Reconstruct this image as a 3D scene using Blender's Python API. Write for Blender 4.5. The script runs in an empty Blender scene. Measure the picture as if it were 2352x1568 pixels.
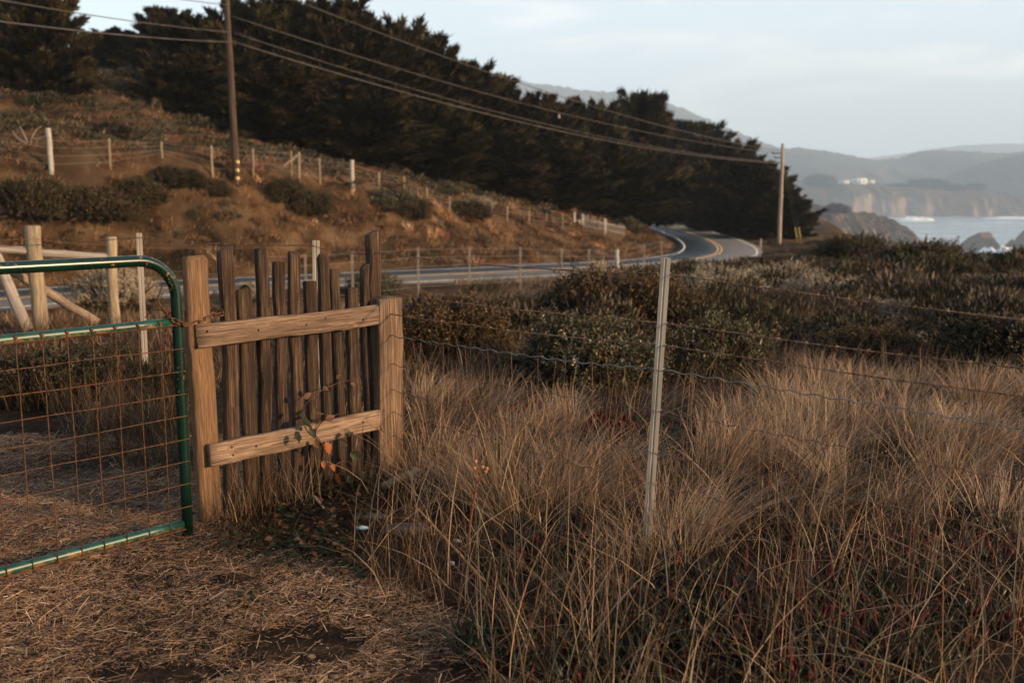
import bpy, math, random
import numpy as np
from mathutils import Matrix, Vector

S = bpy.context.scene
C = S.collection
R = math.radians

# ------------------------------------------------------------------ camera
EYE = 1.55
PITCH = R(8.43)
FPX = 2287.0                      # focal length in pixels of a 2352 wide frame (35 mm lens)
cam = bpy.data.cameras.new('camera'); camo = bpy.data.objects.new('camera', cam); C.objects.link(camo)
cam.lens = 35.0; cam.sensor_width = 36.0; cam.clip_start = 0.05; cam.clip_end = 30000
camo.location = (0, 0, EYE); camo.rotation_euler = (R(90) - PITCH, 0, 0)
cam.dof.use_dof = True; cam.dof.focus_distance = 4.7; cam.dof.aperture_fstop = 2.7; cam.dof.aperture_blades = 9
S.camera = camo

# ------------------------------------------------------------------ light
SUN_AZ, SUN_EL = R(112), R(14)
w = bpy.data.worlds.new('World'); S.world = w; w.use_nodes = True
nt = w.node_tree; N = nt.nodes; L = nt.links
bg = N['Background']
sky = N.new('ShaderNodeTexSky'); sky.sky_type = 'NISHITA'; sky.sun_disc = False
sky.sun_elevation = SUN_EL; sky.sun_rotation = SUN_AZ; sky.air_density = 1.0; sky.dust_density = 1.5; sky.ozone_density = 1.5
tc = N.new('ShaderNodeTexCoord')
mp = N.new('ShaderNodeMapping'); mp.inputs['Scale'].default_value = (3.5, 3.5, 15.0); mp.inputs['Location'].default_value = (2.1, 0.2, 1.35)
L.new(tc.outputs['Generated'], mp.inputs[0])
nz = N.new('ShaderNodeTexNoise'); nz.inputs['Scale'].default_value = 1.3; nz.inputs['Detail'].default_value = 5; nz.inputs['Roughness'].default_value = 0.5
nz.inputs['Distortion'].default_value = 0.35
L.new(mp.outputs[0], nz.inputs['Vector'])
cr = N.new('ShaderNodeValToRGB'); cr.color_ramp.elements[0].position = 0.54; cr.color_ramp.elements[1].position = 0.70
cr.color_ramp.elements[0].color = (0, 0, 0, 1); cr.color_ramp.elements[1].color = (0.85, 0.85, 0.85, 1)
L.new(nz.outputs['Fac'], cr.inputs[0])
veil = N.new('ShaderNodeMix'); veil.data_type = 'RGBA'; # hazy veil, thick towards the horizon, thinning to blue overhead
sz = N.new('ShaderNodeSeparateXYZ'); L.new(tc.outputs['Generated'], sz.inputs[0])
vr = N.new('ShaderNodeMapRange'); vr.interpolation_type = 'SMOOTHSTEP'; vr.inputs[1].default_value = 0.12; vr.inputs[2].default_value = 0.65; vr.inputs[3].default_value = 0.85; vr.inputs[4].default_value = 0.12
L.new(sz.outputs['Z'], vr.inputs[0]); L.new(vr.outputs[0], veil.inputs['Factor'])
L.new(sky.outputs[0], veil.inputs['A']); veil.inputs['B'].default_value = (6.2, 7.15, 7.6, 1)
mx = N.new('ShaderNodeMix'); mx.data_type = 'RGBA'                                                           # soft cloud patches
cf = N.new('ShaderNodeMath'); cf.operation = 'MULTIPLY'; L.new(cr.outputs['Color'], cf.inputs[0]); L.new(vr.outputs[0], cf.inputs[1]); L.new(cf.outputs[0], mx.inputs['Factor']); L.new(veil.outputs['Result'], mx.inputs['A']); mx.inputs['B'].default_value = (9.2, 8.8, 8.4, 1)
L.new(mx.outputs['Result'], bg.inputs['Color'])
bg.inputs['Strength'].default_value = 0.094

sd = bpy.data.lights.new('sun', 'SUN'); so = bpy.data.objects.new('sun', sd); C.objects.link(so)
sd.energy = 5.0; sd.angle = R(3.0); sd.color = (1.0, 0.68, 0.385)
sun_dir = Vector((math.sin(SUN_AZ) * math.cos(SUN_EL), math.cos(SUN_AZ) * math.cos(SUN_EL), math.sin(SUN_EL)))
so.rotation_euler = sun_dir.to_track_quat('Z', 'Y').to_euler(); so.location = (20, -10, 30)

S.view_settings.view_transform = 'Standard'; S.view_settings.look = 'None'
S.view_settings.exposure = 0.86; S.view_settings.gamma = 1.0; S.view_settings.use_curve_mapping = False
S.render.engine = 'CYCLES'
cy = S.cycles
cy.use_denoising = True
try: cy.denoiser = 'OPENIMAGEDENOISE'
except Exception: pass
cy.max_bounces = 3; cy.diffuse_bounces = 2; cy.glossy_bounces = 2; cy.transmission_bounces = 1; cy.volume_bounces = 1
cy.use_adaptive_sampling = True; cy.adaptive_threshold = 0.02
cy.transparent_max_bounces = 4
cy.caustics_reflective = False; cy.caustics_refractive = False
cy.sample_clamp_indirect = 4

# ------------------------------------------------------------------ helpers
sp, cp = math.sin(PITCH), math.cos(PITCH)
def at(px, py, Y):
    """point on the sight line through (px, py) of a 2352 x 1568 frame, Y metres ahead"""
    rx = (px - 1176) / FPX; ry = (784 - py) / FPX
    d = np.array([rx, cp + sp * ry, -sp + cp * ry])
    k = Y / d[1]
    return np.array([d[0] * k, Y, EYE + d[2] * k])
def gp(px, py, z=0.0):
    rx = (px - 1176) / FPX; ry = (784 - py) / FPX
    d = np.array([rx, cp + sp * ry, -sp + cp * ry])
    k = (z - EYE) / d[2]
    return np.array([d[0] * k, d[1] * k, z])

def rngs(s): return np.random.default_rng(s)
def nrm(v): return v / (np.linalg.norm(v, axis=-1, keepdims=True) + 1e-12)

def hash2(ix, iy, s=0):
    n = (ix.astype(np.int64) * 374761393 + iy.astype(np.int64) * 668265263 + s * 974711) & 0x7fffffff
    n = ((n ^ (n >> 13)) * 1274126177) & 0x7fffffff
    return ((n ^ (n >> 16)) & 0xffff) / 65535.0
def vnoise(x, y, s=0):
    x = np.asarray(x, float); y = np.asarray(y, float)
    ix = np.floor(x); iy = np.floor(y); fx = x - ix; fy = y - iy
    fx = fx * fx * (3 - 2 * fx); fy = fy * fy * (3 - 2 * fy)
    a = hash2(ix, iy, s); b = hash2(ix + 1, iy, s); c = hash2(ix, iy + 1, s); d = hash2(ix + 1, iy + 1, s)
    return (a * (1 - fx) + b * fx) * (1 - fy) + (c * (1 - fx) + d * fx) * fy
def fbm(x, y, s=0, o=4):
    t = 0; a = 0.5
    for k in range(o):
        t = t + a * (vnoise(x * 2 ** k, y * 2 ** k, s + k) - 0.5); a *= 0.5
    return t

def mesh(name, V, F, mat=None, col=None, flat=False):
    """V (n,3); F list of index arrays (m,k)"""
    if isinstance(F, np.ndarray): F = [F]
    F = [np.asarray(f, np.int32) for f in F if len(f)]
    me = bpy.data.meshes.new(name)
    V = np.asarray(V, np.float32)
    me.vertices.add(len(V)); me.vertices.foreach_set('co', V.ravel())
    li = np.concatenate([f.ravel() for f in F]); tot = np.concatenate([np.full(len(f), f.shape[1], np.int32) for f in F])
    st = np.concatenate([[0], np.cumsum(tot)[:-1]]).astype(np.int32)
    me.loops.add(len(li)); me.loops.foreach_set('vertex_index', li)
    me.polygons.add(len(tot)); me.polygons.foreach_set('loop_start', st)
    me.update(calc_edges=True)
    if flat: me.shade_flat()
    if col is not None:
        col = np.asarray(col, np.float32)
        if col.shape[1] == 3: col = np.hstack([col, np.ones((len(col), 1), np.float32)])
        at_ = me.attributes.new('col', 'FLOAT_COLOR', 'POINT'); at_.data.foreach_set('color', col.ravel())
    if mat is not None: me.materials.append(mat)
    return me
def link(name, me, parent=None, loc=(0, 0, 0), rot=None, scale=None):
    o = bpy.data.objects.new(name, me); C.objects.link(o)
    if parent is not None: o.parent = parent
    o.location = loc
    if rot is not None: o.rotation_euler = rot
    if scale is not None: o.scale = scale
    return o
def obj(name, V, F, mat, parent=None, col=None, flat=False, loc=(0, 0, 0), rot=None):
    """V given in world space (when rot is None); a parent's place is taken off"""
    off = np.array(parent.location) if parent is not None else np.zeros(3)
    if parent is not None and parent.parent is not None: off = off + np.array(parent.parent.location)
    if rot is None:
        return link(name, mesh(name, np.asarray(V) - off - np.array(loc), F, mat, col, flat), parent, loc)
    return link(name, mesh(name, V, F, mat, col, flat), parent, tuple(np.array(loc) - off), rot)
def tag(o, label=None, cat=None, group=None, kind=None):
    if label: o['label'] = label
    if cat: o['category'] = cat
    if group: o['group'] = group
    if kind: o['kind'] = kind
    return o
def thing(name, label, cat, loc, group=None):
    o = bpy.data.objects.new(name, None); C.objects.link(o); o.location = tuple(loc); o.empty_display_size = 0.1
    return tag(o, label, cat, group)
def copy_tree(o, parent=None):
    c = o.copy(); C.objects.link(c); c.parent = parent
    for ch in o.children: copy_tree(ch, c)
    return c

class Buf:
    def __init__(s): s.V = []; s.F = {}; s.n = 0; s.c = []
    def add(s, V, *Fs, col=None):
        V = np.asarray(V, float)
        for f in Fs:
            f = np.asarray(f)
            if len(f): s.F.setdefault(f.shape[1], []).append(f + s.n)
        s.V.append(V); s.n += len(V)
        if col is not None:
            col = np.asarray(col, float)
            s.c.append(np.broadcast_to(col, (len(V), 3)) if col.ndim == 1 else col)
        return s
    def get(s): return np.concatenate(s.V), [np.concatenate(f) for f in s.F.values()]
    def col(s): return np.concatenate(s.c) if s.c else None

def tube(P, r, n=6, cap=True):
    P = np.asarray(P, float); m = len(P); r = np.broadcast_to(np.asarray(r, float), (m,))
    T = np.gradient(P, axis=0); T = nrm(T)
    ref = np.array([0, 0, 1.0]) if abs(T[0][2]) < 0.9 else np.array([1.0, 0, 0])
    U = np.zeros_like(P); u = nrm(np.cross(T[0], ref)); U[0] = u
    for i in range(1, m):
        u = u - T[i] * np.dot(u, T[i]); u = nrm(u); U[i] = u
    W = np.cross(T, U)
    a = np.arange(n) * 2 * np.pi / n
    V = P[:, None] + r[:, None, None] * (np.cos(a)[None, :, None] * U[:, None] + np.sin(a)[None, :, None] * W[:, None])
    V = V.reshape(-1, 3)
    i = np.arange(m - 1)[:, None] * n; j = np.arange(n)[None]; k = (j + 1) % n
    Q = np.stack([i + j, i + k, i + n + k, i + n + j], -1).reshape(-1, 4)
    if cap: return V, Q, np.array([np.arange(n)[::-1]]), np.array([np.arange(n) + (m - 1) * n])
    return V, Q
def tubes(paths, r, n=6):
    b = Buf()
    for p in paths: b.add(*tube(p, r, n))
    return b.get()
def ribbon_blades(P, h, az, lean, wd, col, segs=4, curl=None, side=None, tipcol=None):
    """grass blades as tapered ribbons, all arrays of length n"""
    n = len(P); t = np.linspace(0, 1, segs + 1)
    dx = np.cos(az); dy = np.sin(az)
    if curl is None: curl = np.ones(n)
    hx = (h * lean)[:, None] * (t[None] ** (1 + curl[:, None]))
    z = h[:, None] * (t[None] * (1 - 0.35 * np.clip(lean, 0, 1.5)[:, None] * t[None]))
    ctr = np.stack([P[:, 0, None] + dx[:, None] * hx, P[:, 1, None] + dy[:, None] * hx, P[:, 2, None] + z], -1)
    if side is None: side = az + np.pi / 2
    sx = np.cos(side); sy = np.sin(side)
    ww = wd[:, None] * (1 - 0.85 * t[None] ** 1.5) * 0.5
    off = np.stack([sx[:, None] * ww, sy[:, None] * ww, np.zeros_like(ww)], -1)
    V = np.stack([ctr - off, ctr + off], 2).reshape(-1, 3)
    b = (np.arange(n) * 2 * (segs + 1))[:, None]; s = np.arange(segs)[None] * 2
    Q = np.stack([b + s, b + s + 1, b + s + 3, b + s + 2], -1).reshape(-1, 4)
    cc = np.repeat(col, 2 * (segs + 1), axis=0)
    if tipcol is not None:
        f = np.tile(np.repeat(t, 2), n)[:, None] ** 2
        cc = cc * (1 - f) + np.repeat(tipcol, 2 * (segs + 1), axis=0) * f
    return V, Q, cc
def kites(P, D, Sd, l, wd):
    """leaf-like four-cornered faces: base P, direction D, side Sd, length l, width wd"""
    n = len(P); l = l[:, None]; wd = wd[:, None]
    nn = np.cross(D, Sd)
    V = np.stack([P, P + D * l * 0.45 + Sd * wd * 0.5 + nn * wd * 0.15, P + D * l, P + D * l * 0.45 - Sd * wd * 0.5 + nn * wd * 0.15], 1).reshape(-1, 3)
    return V, (np.arange(n) * 4)[:, None] + np.arange(4)[None]

# ------------------------------------------------------------------ materials
def mat_new(name):
    m = bpy.data.materials.new(name); m.use_nodes = True
    nt = m.node_tree; return m, nt.nodes, nt.links, nt.nodes['Principled BSDF']
def ramp(N, stops):
    r = N.new('ShaderNodeValToRGB'); e = r.color_ramp.elements
    while len(e) < len(stops): e.new(0.5)
    for k, (p, c) in enumerate(stops): e[k].position = p; e[k].color = (*c, 1)
    return r
def noise(N, L, vec, scale, detail=4, rough=0.55, dist=0.0):
    n = N.new('ShaderNodeTexNoise'); n.inputs['Scale'].default_value = scale; n.inputs['Detail'].default_value = detail
    n.inputs['Roughness'].default_value = rough; n.inputs['Distortion'].default_value = dist
    if vec is not None: L.new(vec, n.inputs['Vector'])
    return n
def mixc(N, L, fac, a, b, blend='MIX'):
    m = N.new('ShaderNodeMix'); m.data_type = 'RGBA'; m.blend_type = blend
    for s, v in (('Factor', fac), ('A', a), ('B', b)):
        if isinstance(v, (int, float)): m.inputs[s].default_value = v
        elif isinstance(v, tuple): m.inputs[s].default_value = (*v, 1)
        else: L.new(v, m.inputs[s])
    return m.outputs['Result']
def bump(N, L, h, strength, dist, bsdf):
    b = N.new('ShaderNodeBump'); b.inputs['Strength'].default_value = strength; b.inputs['Distance'].default_value = dist
    L.new(h, b.inputs['Height']); L.new(b.outputs[0], bsdf.inputs['Normal']); return b
def mapping(N, L, src, scale=(1, 1, 1), loc=(0, 0, 0)):
    m = N.new('ShaderNodeMapping'); m.inputs['Scale'].default_value = scale; m.inputs['Location'].default_value = loc
    L.new(src, m.inputs[0]); return m.outputs[0]

def wood(name, dark, mid, light, sc=1.0, rough=0.8, streak=0.5):
    """weathered timber, grain along the local z axis"""
    m, N, L, b = mat_new(name)
    tc = N.new('ShaderNodeTexCoord'); oi = N.new('ShaderNodeObjectInfo')
    ad = N.new('ShaderNodeVectorMath'); ad.operation = 'ADD'; L.new(tc.outputs['Object'], ad.inputs[0])
    cm = N.new('ShaderNodeCombineXYZ'); mu = N.new('ShaderNodeMath'); mu.operation = 'MULTIPLY'; mu.inputs[1].default_value = 37.0
    L.new(oi.outputs['Random'], mu.inputs[0]); L.new(mu.outputs[0], cm.inputs[0]); L.new(mu.outputs[0], cm.inputs[2]); L.new(cm.outputs[0], ad.inputs[1])
    v = ad.outputs[0]
    g = noise(N, L, mapping(N, L, v, (90 * sc, 90 * sc, 2.2 * sc)), 1, 6, 0.65, 0.6)
    big = noise(N, L, mapping(N, L, v, (9, 9, 2.0)), 1, 3, 0.55, 0.4)
    fine = noise(N, L, mapping(N, L, v, (420, 420, 9)), 1, 2, 0.6)
    r = ramp(N, [(0.34, dark), (0.50, mid), (0.69, light)]); L.new(g.outputs['Fac'], r.inputs[0])
    r2 = ramp(N, [(0.30, (0.45, 0.42, 0.40)), (0.5, (0.9, 0.88, 0.86)), (0.72, (1.25, 1.2, 1.14))]); L.new(big.outputs['Fac'], r2.inputs[0])
    c = mixc(N, L, streak, r.outputs[0], r2.outputs[0], 'MULTIPLY')
    hv = N.new('ShaderNodeMapRange'); hv.inputs[3].default_value = 0.75; hv.inputs[4].default_value = 1.2; L.new(oi.outputs['Random'], hv.inputs[0])
    c = mixc(N, L, 1.0, c, hv.outputs[0], 'MULTIPLY')
    L.new(c, b.inputs['Base Color']); b.inputs['Roughness'].default_value = rough; b.inputs['Specular IOR Level'].default_value = 0.25
    s = N.new('ShaderNodeMath'); s.operation = 'ADD'; L.new(g.outputs['Fac'], s.inputs[0]); L.new(fine.outputs['Fac'], s.inputs[1])
    bump(N, L, s.outputs[0], 0.8, 0.004, b)
    return m
def leafy(name, trans=0.25, rough=0.6, gain=1.0):
    """blades and leaves: colour carried by each leaf, light passing through"""
    m, N, L, b = mat_new(name)
    a = N.new('ShaderNodeAttribute'); a.attribute_name = 'col'
    c = a.outputs['Color']
    if gain != 1.0: c = mixc(N, L, 1.0, c, (gain, gain, gain), 'MULTIPLY')
    L.new(c, b.inputs['Base Color']); b.inputs['Roughness'].default_value = rough; b.inputs['Specular IOR Level'].default_value = 0.2
    t = N.new('ShaderNodeBsdfTranslucent'); L.new(c, t.inputs['Color'])
    ms = N.new('ShaderNodeMixShader'); ms.inputs[0].default_value = trans
    L.new(b.outputs[0], ms.inputs[1]); L.new(t.outputs[0], ms.inputs[2]); L.new(ms.outputs[0], N['Material Output'].inputs[0])
    return m
def tone(name, c1, c2, scale=8.0, rough=0.8, bumpd=0.0, metal=0.0, stretch=(1, 1, 1), spec=0.3):
    m, N, L, b = mat_new(name)
    tc = N.new('ShaderNodeTexCoord')
    n = noise(N, L, mapping(N, L, tc.outputs['Object'], stretch), scale, 5, 0.6)
    r = ramp(N, [(0.35, c1), (0.65, c2)]); L.new(n.outputs['Fac'], r.inputs[0]); L.new(r.outputs[0], b.inputs['Base Color'])
    b.inputs['Roughness'].default_value = rough; b.inputs['Metallic'].default_value = metal; b.inputs['Specular IOR Level'].default_value = spec
    if bumpd: bump(N, L, n.outputs['Fac'], 0.7, bumpd, b)
    return m

M = {}
M['picket'] = wood('picket wood', (0.009, 0.005, 0.003), (0.042, 0.024, 0.014), (0.145, 0.091, 0.056), 1.5, streak=.7)
M['rail'] = wood('rail wood', (0.065, 0.041, 0.027), (0.175, 0.114, 0.075), (0.34, 0.235, 0.165), 1.8, streak=0.55)
M['board'] = wood('board wood', (0.085, 0.046, 0.023), (0.150, 0.084, 0.043), (0.235, 0.145, 0.083), 2.2, streak=0.6)
M['post'] = wood('post wood', (0.055, 0.033, 0.020), (0.135, 0.083, 0.050), (0.30, 0.20, 0.130), 1.8, streak=0.6)
M['peeler'] = wood('peeled pole wood', (0.12, 0.088, 0.056), (0.25, 0.195, 0.128), (0.37, 0.30, 0.205), 0.6)
M['greypole'] = wood('grey pole wood', (0.17, 0.14, 0.12), (0.30, 0.26, 0.235), (0.40, 0.36, 0.33), 0.4)
M['utility'] = wood('creosote pole wood', (0.018, 0.011, 0.007), (0.048, 0.029, 0.019), (0.10, 0.064, 0.044), 0.25)
M['utilpale'] = wood('bleached pole wood', (0.24, 0.18, 0.13), (0.36, 0.28, 0.21), (0.46, 0.37, 0.29), 0.25)
M['stick'] = wood('dead branch wood', (0.12, 0.085, 0.06), (0.24, 0.18, 0.13), (0.36, 0.28, 0.21), 1.5)
M['bark'] = tone('bark', (0.03, 0.02, 0.014), (0.09, 0.06, 0.042), 3.0, 0.9, 0.03)
M['grass'] = leafy('dry grass', 0.22, 0.55)
M['leaf'] = leafy('shrub leaf', 0.15, 0.5)
M['needle'] = leafy('cypress spray', 0.10, 0.7)
M['iceplant'] = leafy('ice plant leaf', 0.05, 0.35)
M['twig'] = tone('twigs', (0.022, 0.014, 0.009), (0.05, 0.033, 0.022), 12, 0.9, 0.02)
M['galv'] = tone('galvanised steel', (0.27, 0.225, 0.175), (0.45, 0.385, 0.31), 14, 0.55, 0.0, 0.1, (1, 1, 0.15))
M['oldsteel'] = tone('dull old steel', (0.13, 0.105, 0.085), (0.25, 0.21, 0.175), 6, 0.6)
M['galvwire'] = tone('galvanised wire', (0.13, 0.12, 0.115), (0.30, 0.28, 0.26), 30, 0.5, 0.0, 0.5)
M['rust'] = tone('rusty wire', (0.032, 0.014, 0.007), (0.125, 0.055, 0.023), 60, 0.8, 0.001)
M['barb'] = tone('rusty barbed wire', (0.09, 0.040, 0.022), (0.30, 0.18, 0.11), 25, 0.7, 0.0, 0.2)
M['paintpost'] = tone('white painted wood', (0.27, 0.235, 0.20), (0.38, 0.34, 0.295), 6, 0.7)
M['cable'] = tone('power cable', (0.05, 0.04, 0.034), (0.10, 0.082, 0.07), 1, 0.6)
M['dark'] = tone('charred wood', (0.012, 0.010, 0.011), (0.045, 0.038, 0.038), 30, 0.6, 0.003)
M['hole'] = tone('rusty nail head', (0.012, 0.008, 0.006), (0.035, 0.02, 0.013), 60, 0.8)

def gate_paint():
    m, N, L, b = mat_new('green gate paint')
    tc = N.new('ShaderNodeTexCoord')
    n = noise(N, L, tc.outputs['Object'], 9, 5, 0.6); n2 = noise(N, L, tc.outputs['Object'], 55, 5, 0.7); n3 = noise(N, L, tc.outputs['Object'], 3, 4, 0.6)
    g = ramp(N, [(0.35, (0.0007, 0.010, 0.0055)), (0.65, (0.002, 0.020, 0.0105))]); L.new(n.outputs['Fac'], g.inputs[0])
    a = N.new('ShaderNodeMath'); a.operation = 'MULTIPLY'; L.new(n2.outputs['Fac'], a.inputs[0]); L.new(n3.outputs['Fac'], a.inputs[1])
    f = ramp(N, [(0.335, (0, 0, 0)), (0.40, (1, 1, 1))]); L.new(a.outputs[0], f.inputs[0])
    rust = mixc(N, L, n2.outputs['Fac'], (0.10, 0.040, 0.015), (0.35, 0.20, 0.075))
    L.new(mixc(N, L, f.outputs[0], g.outputs[0], rust), b.inputs['Base Color'])
    rr = N.new('ShaderNodeMapRange'); rr.inputs[3].default_value = 0.26; rr.inputs[4].default_value = 0.75; L.new(f.outputs[0], rr.inputs[0])
    L.new(rr.outputs[0], b.inputs['Roughness']); b.inputs['Specular IOR Level'].default_value = 0.55
    bump(N, L, n2.outputs['Fac'], 0.12, 0.002, b)
    return m
M['gate'] = gate_paint()
def gate_worn():
    m, N, L, b = mat_new('worn green gate paint')
    tc = N.new('ShaderNodeTexCoord'); v = tc.outputs['Object']; ge = N.new('ShaderNodeNewGeometry')
    n = noise(N, L, v, 14, 4, 0.6); n2 = noise(N, L, v, 38, 6, 0.72)
    g = ramp(N, [(0.35, (0.003, 0.028, 0.019)), (0.65, (0.009, 0.060, 0.043))]); L.new(n.outputs['Fac'], g.inputs[0])
    sl = N.new('ShaderNodeSeparateXYZ'); L.new(ge.outputs['Normal'], sl.inputs[0])
    a = N.new('ShaderNodeMath'); a.operation = 'MULTIPLY_ADD'; L.new(sl.outputs['Z'], a.inputs[0]); a.inputs[1].default_value = -0.14; L.new(n2.outputs['Fac'], a.inputs[2])
    f = ramp(N, [(0.535, (0, 0, 0)), (0.60, (1, 1, 1))]); L.new(a.outputs[0], f.inputs[0])
    rust = mixc(N, L, n.outputs['Fac'], (0.05, 0.022, 0.010), (0.26, 0.15, 0.06))
    L.new(mixc(N, L, f.outputs[0], g.outputs[0], rust), b.inputs['Base Color'])
    b.inputs['Roughness'].default_value = 0.40
    return m
M['gateworn'] = gate_worn()

# ------------------------------------------------------------------ terrain
ROAD_Z = -2.3
road_px = [(-700, 735), (-300, 708), (0, 687), (200, 670), (480, 655), (900, 635), (1100, 626), (1280, 617.5), (1480, 606), (1590, 596), (1640, 585), (1655, 572), (1640, 557), (1605, 541), (1560, 527), (1535, 519.5)]
def road_z(Y): return np.interp(Y, [52.0, 80.0], [-2.3, -3.2])          # the road dips towards the bend
def road_point(px, py):
    z = ROAD_Z
    for _ in range(12): g = gp(px, py, z); z = float(road_z(g[1]))
    return g[:2]
rp = [road_point(x, y) for x, y in road_px]
rp += [np.array([19.5, 158.0]), np.array([9.0, 172.0]), np.array([-8.0, 184.0]), np.array([-40., 196.])]
def catmull(P, m=14):
    P = np.array(P, float); Q = np.vstack([2 * P[0] - P[1], P, 2 * P[-1] - P[-2]]); out = []
    for i in range(1, len(Q) - 2):
        p0, p1, p2, p3 = Q[i - 1], Q[i], Q[i + 1], Q[i + 2]
        for t in np.linspace(0, 1, m, endpoint=False):
            out.append(0.5 * ((2 * p1) + (-p0 + p2) * t + (2 * p0 - 5 * p1 + 4 * p2 - p3) * t * t + (-p0 + 3 * p1 - 3 * p2 + p3) * t ** 3))
    out.append(Q[-2]); return np.array(out)
RC = catmull(rp)
for _ in range(60):                                   # even out the hand-placed points
    RC[1:-1] = 0.25 * RC[:-2] + 0.5 * RC[1:-1] + 0.25 * RC[2:]
d_ = np.concatenate([[0], np.cumsum(np.linalg.norm(np.diff(RC, axis=0), axis=1))])
ss = np.arange(0, d_[-1], 1.0); RC = np.stack([np.interp(ss, d_, RC[:, k]) for k in (0, 1)], 1)
RT = nrm(np.gradient(RC, axis=0)); RN = np.stack([-RT[:, 1], RT[:, 0]], 1)     # left of travel = uphill side

def road_dist(x, y):
    x = np.asarray(x, float).ravel(); y = np.asarray(y, float).ravel()
    best = np.full(len(x), 1e9); sd = np.zeros(len(x)); step = 3
    Pc = RC[::step]; Nc = RN[::step]; Tc = RT[::step]
    for k in range(0, len(x), 20000):
        dx = x[k:k + 20000, None] - Pc[None, :, 0]; dy = y[k:k + 20000, None] - Pc[None, :, 1]
        d2 = dx * dx + dy * dy; i = d2.argmin(1); r = np.arange(len(i))
        al = dx[r, i] * Tc[i, 0] + dy[r, i] * Tc[i, 1]; pe = dx[r, i] * Nc[i, 0] + dy[r, i] * Nc[i, 1]
        al = np.sign(al) * np.maximum(np.abs(al) - 1.6, 0)
        best[k:k + 20000] = np.hypot(al, pe); sd[k:k + 20000] = np.sign(pe)
    return best, sd

cpts = [(-40, -20, .2), (-12, -12, 0.1), (0, -10, 0), (12, -10, 0), (40, -20, 0), (-6, -3, 0), (5, -3, 0), (0, 1, 0), (-3, 3, 0), (3, 3, 0), (-1.5, 4.4, 0), (0.6, 4.3, 0), (-.6, 5.3, 0),
        (3, 5.5, -.02), (-3, 7, -.03), (0, 8, -.06), (5, 8, -.08), (-6, 10, -.1), (-4.5, 12.8, -.18), (0, 12, -.22), (8, 12, -.25), (16, 8, -.2), (-10, 9, -.1), (-18, 6, -.3),
        (0, 22, -.85), (-9, 20, -.95), (-18, 20, -1.15), (9, 22, -.75), (16, 24, -.75), (-3, 34, -2.0), (2, 38, -2.2), (5, 43, -2.35), (-12, 28, -1.95), (-18, 30, -2.1), (-8, 32, -2.1), (-20, 25, -1.75), (10, 40, -1.7), (22, 40, -1.6), (28, 30, -1.3), (26, 52, -2.2), (16, 60, -2.7),
        (24, 70, -3.0), (27, 85, -3.2), (29, 100, -3.2), (32, 120, -3.1), (38, 150, -3)]
for px, py, Y in [(110, 395, 45), (250, 392, 46.5), (480, 405, 49), (540, 415, 49), (670, 405, 53), (808, 432, 54), (927, 445, 57), (1032, 468, 60), (1130, 480, 64),
                  (1320, 520, 80), (1400, 520, 88), (1470, 520, 105), (330, 262, 63), (560, 330, 64), (800, 372, 68), (1000, 430, 72), (1150, 458, 78), (1300, 482, 90), (1420, 502, 108),
                  (80, 195, 62), (-150, 165, 62), (-300, 330, 45), (265, 170, 92), (370, 150, 95), (700, 260, 90), (1000, 380, 100), (1250, 450, 115), (210, 300, 55), (30, 290, 53)]:
    cpts.append(tuple(at(px, py, Y)))
cpts = np.array(cpts)
def tps_fit(P):
    n = len(P); r2 = ((P[:, None, :2] - P[None, :, :2]) ** 2).sum(-1)
    K = 0.5 * r2 * np.log(r2 + 1e-9) + np.eye(n) * 4.0
    A = np.zeros((n + 3, n + 3)); A[:n, :n] = K; A[:n, n] = 1; A[:n, n + 1:] = P[:, :2]; A[n, :n] = 1; A[n + 1:, :n] = P[:, :2].T
    return np.linalg.solve(A, np.concatenate([P[:, 2], [0, 0, 0]]))
TW = tps_fit(cpts)
coast = np.array([(95, -60), (60, -10), (43, 30), (33, 52), (31.5, 70), (32.5, 95), (38, 125), (52, 160), (70, 230)], float)
def sstep(a, b, x): t = np.clip((x - a) / (b - a), 0, 1); return t * t * (3 - 2 * t)
def zt(x, y, rough=True):
    x = np.asarray(x, float); y = np.asarray(y, float); shp = x.shape; x = x.ravel(); y = y.ravel()
    z = np.empty(len(x)); n = len(cpts)
    xc = np.clip(x, -75, 60); yc = np.clip(y, -25, 160)
    for k in range(0, len(x), 20000):
        X = xc[k:k + 20000]; Y = yc[k:k + 20000]
        r2 = (X[:, None] - cpts[None, :, 0]) ** 2 + (Y[:, None] - cpts[None, :, 1]) ** 2
        z[k:k + 20000] = (0.5 * r2 * np.log(r2 + 1e-9)) @ TW[:n] + TW[n] + TW[n + 1] * X + TW[n + 2] * Y
    d, sd = road_dist(x, y)
    if rough:
        z += 0.05 * fbm(x * 1.1, y * 1.1, 3) * sstep(60, 2, np.hypot(x, y)) + 0.02 * fbm(x * 6, y * 6, 9, 3) * sstep(14, 6, np.hypot(x, y))
        z += (0.9 * fbm(x * .28, y * .28, 21, 4) + 0.45 * fbm(x * 1.1, y * 1.1, 30, 3)) * sstep(24, 46, y) * np.where(sd > 0, 1, .25)
    far = np.clip(z, -4.0, 40); rz_ = road_z(y)
    up = sd > 0
    wgt = np.where(up, np.clip((d - 4.2) / 6.0, 0, 1) ** .9, sstep(4.4, 9.0, d))
    ditch = np.where(up, -0.15, -0.12)
    z = (rz_ + ditch) * (1 - wgt) + far * wgt
    z = np.where(d < 4.3, rz_ - 0.10, z)
    xe = np.interp(y, coast[:, 1], coast[:, 0]) + 3.5 * fbm(y * .12, x * 0 + 3, 77, 4) * 2
    s = x - xe
    z = np.where(s > 0, z - 66 * sstep(0, 30, s) + 2.5 * fbm(x * .2, y * .2, 5) * sstep(0, 6, s), z)
    return z.reshape(shp)
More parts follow.
